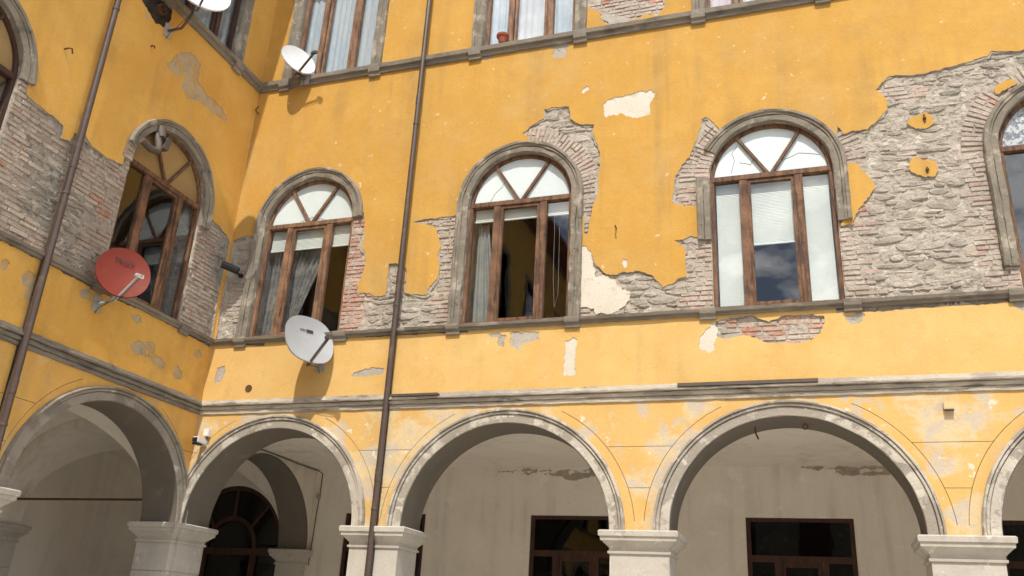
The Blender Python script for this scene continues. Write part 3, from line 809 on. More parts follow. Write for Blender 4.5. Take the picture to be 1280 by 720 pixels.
def mortar_bed(wing, polys, cs, seed):
    """uneven old mortar between and over the pieces"""
    for n_, poly in enumerate(polys):
        a = np.array(poly)
        (u0, z0), (u1, z1) = a.min(axis=0), a.max(axis=0)
        st = 0.024
        nu, nz = int((u1 - u0) / st) + 2, int((z1 - z0) / st) + 2
        G = np.array([(u0 + i * st, z0 + j * st) for j in range(nz) for i in range(nu)])
        ok = inside(poly, G)
        for c in cs:
            ok &= ~inside(arch_loop(c, WHW + 0.012, Z_S1B, Z_SPR), G)
        ok &= ~((G[:, 1] > Z_S1B) & (G[:, 1] < Z_S1T)) & ~((G[:, 1] > Z_S2B) & (G[:, 1] < Z_S2T))
        ids, V, F = {}, [], []
        for i in np.nonzero(ok)[0]:
            u, z = G[i]
            q = Vector((u, z * 1.5, seed))
            d = 0.0300 - 0.015 * noise.noise(q * 5.0) - 0.010 * noise.noise(q * 14.0) - 0.005 * noise.noise(q * 37.0)
            ids[int(i)] = len(V)
            V.append((u, min(max(d, 0.008), PD + 0.02), z))
        for i in ids:
            if i + 1 in ids and i + nu in ids and i + nu + 1 in ids and (i % nu) != nu - 1:
                F.append((ids[i], ids[i + 1], ids[i + nu + 1], ids[i + nu]))
        if F:
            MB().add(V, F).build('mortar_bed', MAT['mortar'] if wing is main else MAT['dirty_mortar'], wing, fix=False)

BR = {k: [brick_mesh(i, MAT[k]) for i in range(5)] for k in ('brick', 'red_brick', 'dirty_brick')}
ST = {k: [stone_mesh(i, MAT[k]) for i in range(9)] for k in ('stone', 'dirty_stone')}

def place(kind, key, u, z, w, h, proud, rot=0.0):
    """a piece centred at (u, z); proud = depth of its face behind the plaster face"""
    return (kind, key, u, z, w, h, proud, rot)

def piece_matrix(p):
    kind, key, u, z, w, h, proud, rot = p
    return (Matrix.Translation((u, proud, z)) @ Matrix.Rotation(-rot, 4, 'Y') @ Matrix.Diagonal((w, 0.06 if kind == 'brick' else 0.075, h, 1)))

def rubble(poly_list, islands, cs, zone, ulim, zlim, keys, ring_ok):
    out = []
    bkey, skey = keys
    def test(u, z, w, h, mn=1):
        P = np.array([(u, z), (u - w * 0.4, z), (u + w * 0.4, z), (u, z - h * 0.4), (u, z + h * 0.4)])
        a = in_any(poly_list, P)
        if a.sum() < mn:
            return False
        for c in cs:                      # nothing may reach into a window opening
            for (x, y) in ((u - w / 2, z), (u + w / 2, z), (u, z)):
                if y < Z_S1B:
                    continue
                if y < Z_SPR:
                    if abs(x - c) < WHW - 0.01:
                        return False
                elif math.hypot(x - c, y - Z_SPR) < WHW + 0.02:
                    return False
        return True
    def in_ring(u, z):
        for c in cs:
            d = math.hypot(u - c, z - Z_SPR)
            if z > Z_SPR - 0.02 and 0.94 < d < 1.27 and ring_ok(c, u, z):
                return True
        return False
    # courses of brick
    z = zlim[0]
    row = 0
    while z < zlim[1]:
        h = 0.068 + rng.uniform(-0.005, 0.005)
        u = ulim[0] + (0.14 if row % 2 else 0.0) + rng.uniform(-0.02, 0.02)
        while u < ulim[1]:
            w = 0.265 if rng.random() < 0.72 else 0.13
            w *= rng.uniform(0.92, 1.06)
            uc = u + w / 2
            if zone(uc, z + h / 2, row) == 'brick' and not in_ring(uc, z + h / 2):
                ww, uu = w, uc
                for c in cs:              # cut the brick at the jamb
                    if z < Z_SPR and abs(uu - c) < WHW + w and abs(uu - c) > WHW - 0.05:
                        lo = abs(uu - c) - ww / 2
                        if lo < WHW:
                            hi = abs(uu - c) + ww / 2
                            s = 1 if uu > c else -1
                            uu = c + s * (WHW + 0.002 + hi) / 2
                            ww = hi - WHW - 0.002
                if ww > 0.05 and test(uu, z + h / 2, ww, h):
                    out.append(place('brick', bkey(uu, z), uu, z + h / 2 + rng.uniform(-0.004, 0.004), ww - rng.uniform(0.006, 0.022), h - rng.uniform(0.006, 0.018), rng.uniform(0.010, 0.027), rng.uniform(-0.02, 0.02)))
            u += w
        z += h
        row += 1
    # irregular courses of rubble
    z = zlim[0]
    while z < zlim[1]:
        h = rng.choice((0.04, 0.05, 0.06, 0.07, 0.085, 0.10, 0.12, 0.15))
        u = ulim[0] + rng.uniform(0, 0.2)
        while u < ulim[1]:
            w = h * rng.uniform(1.6, 4.4)
            w = min(max(w, 0.08), 0.44)
            parts = [(z + h / 2, h)]
            if h > 0.14 and rng.random() < 0.5:
                k = rng.uniform(0.35, 0.65)
                parts = [(z + h * k / 2, h * k), (z + h * k + h * (1 - k) / 2, h * (1 - k))]
            for zc, hh in parts:
                zc += rng.uniform(-0.015, 0.015)
                if zone(u + w / 2, zc, int(zc / 0.14)) == 'stone' and not in_ring(u + w / 2, zc) and test(u + w / 2, zc, w, hh):
                    if rng.random() < 0.90:
                        out.append(place('stone', skey(u, z), u + w / 2, zc, w * rng.uniform(0.98, 1.10), hh * rng.uniform(1.0, 1.16), rng.uniform(0.006, 0.030), rng.uniform(-0.10, 0.10)))
            u += w
        z += h
    # rings of brick over the arches
    for c in cs:
        r0, r1 = 0.965, 1.245
        n = int(PI * 1.1 / 0.070)
        for k in range(n + 1):
            t = PI * (k + 0.5) / (n + 1)
            rm = (r0 + r1) / 2
            u, zz = c + rm * math.cos(t), Z_SPR + rm * math.sin(t)
            if not ring_ok(c, u, zz) or not (ulim[0] < u < ulim[1]):
                continue
            spl = [(r0, r1)] if rng.random() < 0.55 else [(r0, r0 + 0.13), (r0 + 0.14, r1)]
            for (a, b) in spl:
                rr = (a + b) / 2
                u, zz = c + rr * math.cos(t), Z_SPR + rr * math.sin(t)
                P = np.array([(u, zz), (c + (a + 0.03) * math.cos(t), Z_SPR + (a + 0.03) * math.sin(t)), (c + (b - 0.02) * math.cos(t), Z_SPR + (b - 0.02) * math.sin(t))])
                if in_any(poly_list, P).any():
                    hh = PI * rr / (n + 1)
                    out.append(place('brick', bkey(u, zz), u, zz, (b - a) - rng.uniform(0.004, 0.016), hh - rng.uniform(0.010, 0.020), rng.uniform(0.008, 0.024), t + rng.uniform(-0.02, 0.02)))
    return out

def emit(wing, plist, near):
    """the nearest 300 of each kind as single pieces, the rest joined"""
    for kind, lib in (('brick', BR), ('stone', ST)):
        ps = sorted([p for p in plist if p[0] == kind], key=near)
        for p in ps[:300]:
            o = link(kind, rng.choice(lib[p[1]]), wing, piece_matrix(p))
        for key in sorted({p[1] for p in ps[300:]}):
            V, F = [], []
            for p in [q for q in ps[300:] if q[1] == key]:
                me = rng.choice(lib[key])
                M = piece_matrix(p)
                b = len(V)
                V += [(M @ v.co)[:] for v in me.vertices]
                F += [tuple(b + i for i in f.vertices) for f in me.polygons]
            me = bpy.data.meshes.new(kind + '_work')
            me.from_pydata(V, [], F)
            me.materials.append(MAT[key])
            tag(link(kind + '_work', me, wing), kind='stuff')

mp = [p for k, p in MAIN_POLY.items() if k.startswith('exposed')]
def main_zone(u, z, row):
    if z > 9.6 or z < 5.6:
        return 'brick'
    for c in MAIN_C:
        reach = 1.16 + (0.13 if row % 2 else 0.0) + 0.10 * noise.noise(Vector((u, z * 2, 4)))
        if c == 1.42 and u < c:
            reach = 1.10
        if abs(u - c) < reach and z < Z_SPR + 0.05:
            return 'brick'
    if noise.noise(Vector((u * 1.3, z * 2.6, 9.0))) > 0.42:
        return 'brick'
    return 'stone'
def main_ring(c, u, z):
    return not (c == MAIN_C[0]) and not (c == MAIN_C[1] and u < c)
def main_bkey(u, z):
    if (1.9 < u < 2.7 and z < 7.7) or (z < 5.6 and rng.random() < 0.25):
        return 'red_brick'
    return 'red_brick' if rng.random() < 0.03 else 'brick'
plist = rubble(mp, None, MAIN_C, main_zone, (-0.01, 11.9), (4.9, 11.2), (main_bkey, lambda u, z: 'stone'), main_ring)
mpat = [p for k, p in MAIN_POLY.items() if k.startswith('patch') or k.startswith('island')]
plist = [p for p in plist if not in_any(mpat, np.array([(p[2], p[3])]))[0]]
plist = [p for p in plist if p[2] - p[4] / 2 > 0.005 and not (Z_S2B - 0.1 < p[3] < Z_S2T) and not (Z_S1B - 0.04 < p[3] < Z_S1T)]
mortar_bed(main, mp, MAIN_C, 1.0)
emit(main, plist, lambda p: (p[2] - 8.9) ** 2 + (p[3] - 1.6) ** 2)

lp = [p for k, p in LEFT_POLY.items() if k.startswith('exposed')]
def left_zone(u, z, row):
    for c in LEFT_C:
        if abs(u - c) < 1.25 + (0.13 if row % 2 else 0.0) and z < Z_SPR + 0.2:
            return 'brick'
    if noise.noise(Vector((u * 0.9, z * 1.5, 2.0))) > 0.12:
        return 'brick'
    return 'stone'
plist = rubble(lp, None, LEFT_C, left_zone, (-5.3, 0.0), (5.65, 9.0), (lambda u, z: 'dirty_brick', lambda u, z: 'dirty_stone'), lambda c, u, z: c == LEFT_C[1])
plist = [p for p in plist if p[2] + p[4] / 2 < -0.004]
mortar_bed(left, [[(min(u, -0.012), z) for u, z in q] for q in lp], LEFT_C, 8.0)
emit(left, plist, lambda p: -p[3])
# ------------------------------------------------------------------ windows
def wavy(u0, u1, z0, z1, d, amp, folds, nu=40, nz=14, left_edge=None, right_edge=None, seed=0.0):
    mb = MB()
    V, F = [], []
    for j in range(nz + 1):
        z = z1 + (z0 - z1) * j / nz
        t = j / nz
        a = left_edge(t) if left_edge else u0
        b = right_edge(t) if right_edge else u1
        for i in range(nu + 1):
            s = i / nu
            ph = s * folds * 2 * PI + 0.8 * noise.noise(Vector((s * 3, t * 1.5, seed)))
            V.append((a + (b - a) * s + 0.006 * noise.noise(Vector((s * 9, t * 5, seed))), d + amp * math.sin(ph) * (0.6 + 0.4 * noise.noise(Vector((s * 4, t * 2, seed + 3)))), z))
    for j in range(nz):
        for i in range(nu):
            q = j * (nu + 1) + i
            F.append((q, q + nu + 1, q + nu + 2, q + 1))
    return mb.add(V, F)

def slats(u0, u1, z0, z1, d, pitch=0.022):
    mb = MB()
    n = int((z1 - z0) / pitch)
    for k in range(n):
        z = z1 - (k + 0.5) * pitch
        mb.add([(u0, d - 0.004, z - 0.013), (u1, d - 0.004, z - 0.013), (u1, d + 0.003, z + 0.013), (u0, d + 0.003, z + 0.013)], [(0, 1, 2, 3)])
    mb.box((u0, d - 0.014, z0 - 0.012), (u1, d + 0.014, z0 + 0.008))
    return mb

def pane_box(poly, d=0.112, t=0.005):
    return MB().prism(poly, d, d + t)

SUR_PROF = [(0.0, 0.16), (-0.004, 0.055), (0.0, -0.014), (0.008, -0.024), (0.080, -0.026), (0.084, -0.014), (0.089, -0.014), (0.093, -0.036), (0.122, -0.038), (0.127, -0.058), (0.160, -0.062), (0.171, -0.050), (0.178, -0.015), (0.182, 0.03)]

def arched_window(wing, c, wood, fan, sur, label=None, fan_mats=None):
    """sur: list of (z_left, z_right, a0, a1) pieces of the stone surround"""
    zb, zs, w = Z_S1T + 0.005, Z_SPR, WHW
    mb = MB()
    fr = [(0.012, 0.070), (-0.052, 0.070), (-0.058, 0.085), (-0.058, 0.150), (0.012, 0.150), (0.012, 0.070)]
    mb.sweep(arch_path(0, w, zs, zb, zb), fr, 0.002, c, caps=True)
    mb.box((-w + 0.03, 0.060, zs - 0.035), (w - 0.03, 0.152, zs + 0.045), 0.006)
    mb.box((-w + 0.03, 0.064, zb - 0.03), (w - 0.03, 0.150, zb + 0.055), 0.005)
    for s in (-1, 1):
        mb.box((s * 0.365 - 0.052, 0.066, zb), (s * 0.365 + 0.052, 0.150, zs - 0.02), 0.006)
        ux, uz = (w - 0.04) * math.cos(math.radians(90 - 33 * s)), (w - 0.04) * math.sin(math.radians(57))
        mb.bar((0.02 * s, 0.105, zs + 0.03), (ux, 0.105, zs + uz), 0.085, 0.040, up=(uz, 0, -ux))
        mb.box((s * 0.290 - 0.024, 0.080, zb + 0.05), (s * 0.290 + 0.024, 0.142, zs - 0.035), 0.004)
    for z0 in (zb + 0.05, zs - 0.085):
        mb.box((-0.30, 0.082, z0), (0.30, 0.140, z0 + 0.05), 0.004)
    win = mb.build('window', wood, wing, smooth=30, mw=Matrix.Translation((c, 0, 0)))
    if label:
        win['label'] = label
    # fanlight panes
    R = w - 0.04
    a1, a2 = math.radians(57), math.radians(123)
    for k, (t0, t1) in enumerate(((a2, PI), (a1, a2), (0, a1))):
        arc = [(R * math.cos(t0 + (t1 - t0) * i / 14), zs + R * math.sin(t0 + (t1 - t0) * i / 14)) for i in range(15)]
        pane_box([(0, zs + 0.005)] + arc).build('pane', fan, win)
    for a, b in ((-w + 0.05, -0.40), (-0.275, 0.275), (0.40, w - 0.05)):
        pane_box(rect(a, b, zb + 0.045, zs - 0.03)).build('pane', MAT['glass'], win)
    for i, (zl, zr, t0, t1) in enumerate(sur):
        m = MB().sweep(arch_path(0, w, zs, zl, zr, a0=t0, a1=t1, seg=52, step=0.06), SUR_PROF, 0.018 if c == MAIN_C[1] else 0.013, c + i * 7)
        m.build('stone_surround', MAT['surround'], win, smooth=40)
    return win

W2 = arched_window(main, MAIN_C[0], MAT['old_wood'], MAT['frosted'], [(Z_S1T + 0.01, None, 0, PI)], 'arched window with lace curtain drawn aside, right jamb stripped to brick')
W3 = arched_window(main, MAIN_C[1], MAT['wood'], MAT['frosted'], [(Z_S1T + 0.01, Z_S1T + 0.01, 0, PI)], 'arched window with dark open middle light and full stone surround')
W4 = arched_window(main, MAIN_C[2], MAT['wood'], MAT['frosted'], [(None, 6.83, 0, math.radians(152)), (6.93, None, math.radians(179), PI)], 'arched window with pale blinds in all three lights')
W5 = arched_window(main, MAIN_C[3], MAT['wood'], MAT['mosaic'], [(6.02, Z_S1T + 0.01, 0, PI)], 'arched window with speckled fanlight beside the big bare stone patch')
# the detached left jamb of the surround that survives under the broken arch
MB().sweep([(-WHW, 6.72 + 0.09 * i, -1, 0) for i in range(9)], SUR_PROF, 0.012, 3.3).build('stone_surround', MAT['surround'], W4, smooth=40)
WL1 = arched_window(left, LEFT_C[0], MAT['wood'], MAT['ochre_pane'], [(None, 7.35, 0, math.radians(168))], 'arched window with ochre fanlight behind the red dish')
WL0 = arched_window(left, LEFT_C[1], MAT['dark_wood'], MAT['ochre_pane'], [(None, 7.75, 0, PI)])
# bricks showing inside the broken arches: reveal lining
def reveal_bricks(win, c, zlo, zhi, side, key):
    z = zlo
    k = 0
    while z < zhi:
        h = 0.068
        MB().box((side * (WHW + 0.004), -0.004 - 0.012 * (k % 2), z), (side * (WHW + 0.19 + 0.05 * (k % 2)), 0.10, z + h - 0.012), 0.005).build('brick', MAT[key], win)
        z += h
        k += 1
def ring_bricks(win, t0, t1, key):
    n = max(1, int((t1 - t0) * (WHW + 0.1) / 0.066))
    for k in range(n):
        t = t0 + (t1 - t0) * (k + 0.5) / n
        c, s = math.cos(t), math.sin(t)
        r = WHW + 0.098 + 0.006 * math.sin(k * 5.1)
        hh = (t1 - t0) / n * (WHW + 0.09) / 2 - 0.006
        MB().obox((r * c, 0.045 + 0.004 * (k % 3), Z_SPR + r * s), (c, 0, s), (0, 1, 0), (-s, 0, c), 0.092, 0.055, hh).build('brick', MAT[key], win)
ring_bricks(W4, math.radians(152), math.radians(182), 'brick')
ring_bricks(WL1, math.radians(166), math.radians(184), 'dirty_brick')

def blind(win, u0, u1, z0, z1, d=0.175):
    return slats(u0, u1, z0, z1, d).build('blind', MAT['blind'], win)
zt = Z_SPR - 0.03
L3 = ((-0.74, -0.40), (-0.29, 0.29), (0.40, 0.74))
for a, b in L3:
    blind(W2, a, b, zt - 0.36, zt)
    blind(W3, a, b, zt - 0.20, zt)
blind(W4, *L3[0], Z_S1T + 0.08, zt)
blind(W4, *L3[2], Z_S1T + 0.04, zt)
blind(W4, *L3[1], Z_S1T + 0.96, zt)
wavy(-0.75, -0.42, Z_S1T, zt - 0.3, 0.30, 0.03, 5, seed=1).build('curtain', MAT['lace'], W2, smooth=180)
wavy(-0.42, 0.3, Z_S1T, zt - 0.2, 0.30, 0.03, 7, seed=2, right_edge=lambda t: 0.25 - 0.62 * max(0.0, t - 0.12) ** 1.0).build('curtain', MAT['lace'], W2, smooth=180)
wavy(-0.72, -0.50, Z_S1T, zt - 0.2, 0.28, 0.03, 3, seed=3, right_edge=lambda t: -0.56 + 0.22 * t).build('curtain', MAT['curtain'], W3, smooth=180)
# cords of the blind in the right light
for x in (0.52,):
    MB().tube([(x, 0.16, zt - 0.2), (x + 0.01, 0.16, 6.4), (x + 0.04, 0.16, 5.95), (x + 0.09, 0.16, 6.15), (x + 0.08, 0.16, 7.2)], 0.0022, 5).build('blind_cord', MAT['galv'], W3)
# cracks in the white fanlights
def crack(win, pts):
    P = []
    for (x0, z0), (x1, z1) in zip(pts[:-1], pts[1:]):
        for k in range(5):
            t = k / 5
            P.append((x0 + (x1 - x0) * t + rng.uniform(-0.006, 0.006), 0.110, z0 + (z1 - z0) * t + rng.uniform(-0.006, 0.006)))
    P.append((pts[-1][0], 0.110, pts[-1][1]))
    MB().tube(P, 0.0032, 4).build('crack', MAT['bracket'], win)
crack(W3, [(-0.50, 7.72), (-0.42, 7.86), (-0.33, 7.95), (-0.25, 8.06)])
crack(W4, [(-0.52, 7.76), (-0.46, 7.95), (-0.50, 8.07), (-0.42, 8.17)])
crack(W4, [(-0.40, 7.92), (-0.25, 7.86), (-0.20, 7.95)])
crack(W4, [(0.16, 7.87), (0.40, 7.96), (0.66, 7.90)])
crack(W2, [(-0.20, 7.74), (0.0, 7.79), (0.22, 7.73)])

def upper_window(wing, c, wood, cmats, label=None):
    zb, ztop, w = Z_S2T + 0.01, 13.0, UHW
    mb = MB()
    for s in (-1, 1):
        mb.box((s * (w - 0.03) - 0.035, 0.07, zb - 0.03), (s * (w - 0.03) + 0.035, 0.15, ztop), 0.006)
        mb.box((s * 0.34 - 0.052, 0.064, zb), (s * 0.34 + 0.052, 0.15, ztop - 0.05), 0.008)
        mb.box((s * 0.255 - 0.022, 0.085, zb + 0.04), (s * 0.255 + 0.022, 0.14, ztop - 0.1), 0.004)
    mb.box((-w, 0.066, ztop - 0.07), (w, 0.152, ztop + 0.01), 0.006)
    mb.box((-w + 0.02, 0.072, zb - 0.03), (w - 0.02, 0.150, zb + 0.04), 0.005)
    mb.box((-w + 0.02, 0.062, 12.5), (w - 0.02, 0.151, 12.58), 0.005)
    win = mb.build('window', wood, wing, smooth=30, mw=Matrix.Translation((c, 0, 0)))
    if label:
        win['label'] = label
    for k, (a, b) in enumerate(((-w + 0.05, -0.39), (-0.25, 0.25), (0.39, w - 0.05))):
        pane_box(rect(a, b, zb + 0.03, 12.52)).build('pane', MAT['glass'], win)
        pane_box(rect(a, b, 12.56, ztop - 0.06)).build('pane', MAT['glass'], win)
        if cmats:
            wavy(a - 0.03, b + 0.03, zb, ztop, 0.175, 0.020, 3.5 if k != 1 else 5, seed=c + k).build('curtain', cmats[k], win, smooth=180)
    path = [(-w, zb - 0.01 + 0.12 * i, -1, 0) for i in range(21)] + [(-w, ztop, -0.99, 0.99)] + [(-w + 0.12 * i, ztop, 0, 1) for i in range(1, 13)] + [(w, ztop, 0.99, 0.99)] + [(w, zb - 0.01 + 0.12 * i, 1, 0) for i in range(20, -1, -1)]
    MB().sweep(path, [(-0.005, 0.16), (-0.005, 0.0), (0.0, -0.030), (0.012, -0.045), (0.085, -0.045), (0.092, -0.028), (0.135, -0.030), (0.145, -0.052), (0.190, -0.055), (0.200, 0.03)], 0.014, c).build('stone_surround', MAT['surround'], win, smooth=40)
    return win
B_, W_, P_ = MAT['blue_curtain'], MAT['white_curtain'], MAT['pink_curtain']
upper_window(main, MAIN_C[0], MAT['old_wood'], (B_, B_, B_), 'upper window with pale blue curtains behind the small white dish')
upper_window(main, MAIN_C[1], MAT['old_wood'], (B_, W_, B_), 'upper window with white net curtain and a flowerpot')
upper_window(main, MAIN_C[2], MAT['old_wood'], (P_, W_, P_), 'upper window with pink patterned curtain')
upper_window(main, MAIN_C[3], MAT['old_wood'], (W_, W_, W_))
upper_window(left, LEFT_C[0], MAT['dark_wood'], (MAT['curtain'],) * 3, 'weathered upper window beside the large white dish')
upper_window(left, LEFT_C[1], MAT['dark_wood'], (MAT['curtain'],) * 3)
# plain windows further along the shaded wing, seen only mirrored in the glass
for c in (-8.82, -12.42, -16.02, -19.62, -23.22):
    mb = MB()
    mb.sweep(arch_path(0, WHW, Z_SPR, Z_S1T, Z_S1T), [(0.0, 0.15), (0.0, -0.03), (0.18, -0.06), (0.2, 0.03)], 0.0)
    w = mb.build('window', MAT['surround'], left, mw=Matrix.Translation((c, 0, 0)))
    pane_box(arch_loop(0, WHW, Z_S1T, Z_SPR)).build('pane', MAT['glass'], w)
    mb = MB()
    mb.sweep([(-UHW, Z_S2T, -1, 0), (-UHW, 13.0, -1, 1), (UHW, 13.0, 1, 1), (UHW, Z_S2T, 1, 0)], [(0.0, 0.15), (0.0, -0.03), (0.18, -0.05), (0.2, 0.03)])
    w = mb.build('window', MAT['surround'], left, mw=Matrix.Translation((c, 0, 0)))
    pane_box(rect(-UHW, UHW, Z_S2T, 13.0)).build('pane', MAT['glass'], w)

# ------------------------------------------------------------------ rooms behind the windows, rear walls, roofs
def room(wing, u0, u1, z0, z1):
    a, b = THICK + 0.004, 4.7
    V = [(u0, a, z0), (u1, a, z0), (u1, b, z0), (u0, b, z0), (u0, a, z1), (u1, a, z1), (u1, b, z1), (u0, b, z1)]
    MB().add(V, [(0, 1, 2, 3), (4, 7, 6, 5), (1, 5, 6, 2), (2, 6, 7, 3), (3, 7, 4, 0)]).build('room', MAT['interior'], wing, fix=False)
for z0, z1 in ((5.40, 9.70), (10.0, 14.2)):
    room(main, 0.02, 3.20, z0, z1)
    room(main, 3.24, 6.80, z0, z1)
    room(main, 6.84, 10.40, z0, z1)
    room(main, 10.44, 14.55, z0, z1)
    room(left, -3.40, -0.02, z0, z1)
    room(left, -7.00, -3.44, z0, z1)
    room(left, -25.9, -7.04, z0, z1)
MB().box((-8.0, 7.6, 0), (14.6, 8.0, 15.1)).build('rear_wall', MAT['plaster'], main)
MB().box((-26.0, 7.6, 0), (7.5, 8.0, 15.1)).build('rear_wall', MAT['plaster'], left)
MB().box((14.605, 0.04, 0), (14.9, 8.0, 15.1)).build('end_wall', MAT['plaster'], main)
def roof(wing, u0, u1, dz, dfront):
    poly = [(dfront, Z_EAVE + dz), (8.7, Z_EAVE + dz), (8.7, Z_EAVE + dz + 0.16), (4.0, Z_EAVE + dz + 1.9), (dfront, Z_EAVE + dz + 0.16)]
    n = len(poly)
    V = [(u0, d, z) for d, z in poly] + [(u1, d, z) for d, z in poly]
    MB().add(V, [tuple(range(n)), tuple(range(2 * n - 1, n - 1, -1))] + [(i, (i + 1) % n, n + (i + 1) % n, n + i) for i in range(n)]).build('roof', MAT['roof'], wing)
    MB().box((u0, 0.03, Z_TOP - 0.01), (u1, 0.5, Z_EAVE + dz + 0.02)).build('eave_band', MAT['surround'], wing)
roof(main, 0.02, 15.2, 0.03, -0.73)
roof(left, -26.5, 8.5, 0.0, -0.73)

opp = tag(empty('courtyard_wing', (0, -28, 0)), 'plain grey stone wing closing the far side of the courtyard', 'building')
MB().box((-12, -8, 0), (45, 0, 15.0)).build('wall', MAT['surround'], opp)
MB().box((-12.5, -8.6, 15.0), (45.5, 0.6, 15.3)).build('roof', MAT['roof'], opp)
for k in range(14):
    for z in (5.7, 10.5):
        MB().box((-10 + 3.6 * k, -0.1, z), (-8.5 + 3.6 * k, 0.02, z + 2.4)).build('window', MAT['dark_wood'], opp)

# ------------------------------------------------------------------ piers of the arcade
CAPP = [(2.600, 0.000), (2.602, 0.022), (2.628, 0.026), (2.634, 0.008), (2.668, 0.008), (2.690, 0.028), (2.722, 0.062), (2.744, 0.084), (2.750, 0.100), (2.796, 0.104), (2.802, 0.122), (2.858, 0.126), (Z_CAP, 0.110)]
SHAFT = [(0.0, 0.03), (0.25, 0.03), (0.26, 0.0)]
for zz in (0.9, 1.55, 2.20):
    SHAFT += [(zz - 0.008, 0.0), (zz - 0.004, -0.010), (zz + 0.004, -0.010), (zz + 0.008, 0.0)]
SHAFT += [(2.602, 0.0)]
def pier(wing, outline):
    """outline(p) gives the plan as (u, d) points pushed out by p"""
    def rr(lst):
        return [[(u, d, z) for u, d in outline(p)] for z, p in lst]
    p = MB().rings(rr(SHAFT)).build('pier', MAT['pier'], wing)
    MB().rings(rr(CAPP)).build('capital', MAT['pier'], p)
def rect_plan(u0, u1, d0=0.0, d1=THICK):
    return lambda p: [(u0 - p, d0 - p), (u1 + p, d0 - p), (u1 + p, d1 + p), (u0 - p, d1 + p)]
sa = sorted(main_arches)
for (ca, ha), (cb, hb) in zip(sa[:-1], sa[1:]):
    pier(main, rect_plan(ca + ha, cb - hb))
pier(main, rect_plan(sa[-1][0] + sa[-1][1], 14.6))
pier(main, lambda p: [(-0.6 - p, -0.10 - p), (0.0 + p, -0.10 - p), (0.0 + p, 0.0 - p), (0.05 + p, 0.0 - p), (0.05 + p, 0.6 + p), (-0.6 - p, 0.6 + p)])
sl = sorted(left_arches)
for (ca, ha), (cb, hb) in zip(sl[:-1], sl[1:]):
    pier(left, rect_plan(ca + ha, cb - hb))

# ------------------------------------------------------------------ the arcade walk
door_holes = [rect(c - 0.81, c + 0.81, -0.1, 3.555) for c in MAIN_C]
corner_door = arch_loop(-1.86, 1.18, -0.1, 2.84, 1.22)
body = rect(-3.85, 14.6, 0.0, 4.95)
slab('walk_wall', [body, corner_door] + door_holes, lambda P: inside(body, P) & ~in_any(door_holes + [corner_door], P), BACK, BACK + 0.3, MAT['portico'], main)
body2 = rect(-26.0, 3.79, 0.0, 4.95)
slab('walk_wall', [body2], lambda P: inside(body2, P), BACK, BACK + 0.3, MAT['portico'], left)
MB().box((-0.08, THICK - 0.02, 4.365), (14.6, BACK + 0.02, 4.55)).build('walk_ceiling', MAT['portico'], main)
MB().box((-26.0, THICK - 0.02, 4.60), (-3.6, BACK + 0.02, 4.75)).build('walk_ceiling', MAT['portico'], left)
MB().box((-3.8, 0.0, 0.0), (14.6, 7.5, 0.12)).build('walk_floor', MAT['ground'], main)
def vault(wing, u0, u1, d0, d1, zs, rise):
    n = 40
    V, F = [], []
    for i in range(n + 1):
        for j in range(n + 1):
            a, b = -math.cos(PI * i / n), -math.cos(PI * j / n)
            h = max(math.sqrt(max(0, 1 - a * a)), math.sqrt(max(0, 1 - b * b)))
            V.append((u0 + (u1 - u0) * (a + 1) / 2, d0 + (d1 - d0) * (b + 1) / 2, zs + rise * h))
    for i in range(n):
        for j in range(n):
            q = i * (n + 1) + j
            if (i < n / 2) == (j < n / 2):
                F += [(q, q + 1, q + n + 2), (q, q + n + 2, q + n + 1)]
            else:
                F += [(q, q + 1, q + n + 1), (q + 1, q + n + 2, q + n + 1)]
    MB().add(V, F).build('vault', MAT['portico'], wing, smooth=14)
vault(left, -3.40, 0.02, THICK, BACK, 2.95, 1.55)
vault(left, 0.58, BACK, 0.68, BACK, 2.95, 1.50)
# cross arches at the corner of the walk
tb = rect(THICK + 0.005, BACK - 0.005, Z_CAP, 4.75)
th = arch_loop(2.19, 1.53, Z_CAP - 0.2, Z_CAP, 1.42)
slab('cross_arch', [tb, th], lambda P: inside(tb, P) & ~inside(th, P), 0.10, 0.68, MAT['portico'], left)
MB().sweep(arch_path(2.19, 1.53, Z_CAP, rz=1.42, seg=40), [(0.03, 0.69), (-0.008, 0.69), (-0.008, 0.092), (0.03, 0.092)], 0.0).build('cross_arch_soffit', MAT['soffit'], left, smooth=35)
pier(left, rect_plan(3.71, 3.86, 0.10, 0.68))
tb2 = rect(-3.79, -0.60, Z_CAP, 4.75)
th2 = arch_loop(-2.18, 1.46, Z_CAP - 0.2, Z_CAP, 1.50)
slab('cross_arch', [tb2, th2], lambda P: inside(tb2, P) & ~inside(th2, P), 0.03, 0.585, MAT['portico'], main)
pier(main, rect_plan(-3.95, -3.64, 0.03, 0.60))
# flaking damp line where wall and ceiling meet
for i, pl in enumerate(([(3.55, 4.30), (4.0, 4.33), (4.6, 4.31), (5.2, 4.335), (5.9, 4.34), (6.3, 4.33), (6.3, 4.30), (5.8, 4.29), (5.3, 4.22), (5.0, 4.16), (4.8, 4.17), (4.7, 4.22), (4.2, 4.28)],
                        [(8.7, 4.35), (9.3, 4.345), (9.8, 4.34), (10.3, 4.34), (10.3, 4.28), (10.0, 4.22), (9.6, 4.20), (9.3, 4.25), (9.0, 4.30)])):
    big = torn(pl, 0.02, 0.035, 200 + i)
    hl = [torn([(p[0] * 0.0 + pl[j][0] + 0.28, 4.262), (pl[j][0] + 0.62, 4.288), (pl[j][0] + 0.65, 4.305), (pl[j][0] + 0.3, 4.31)], 0.02, 0.03, 210 + j) for j, p in enumerate(pl[:4])]
    slab('damp_scar', [big] + hl, lambda P: inside(big, P) & ~in_any(hl, P), BACK - 0.006, BACK + 0.004, MAT['damp'], main)

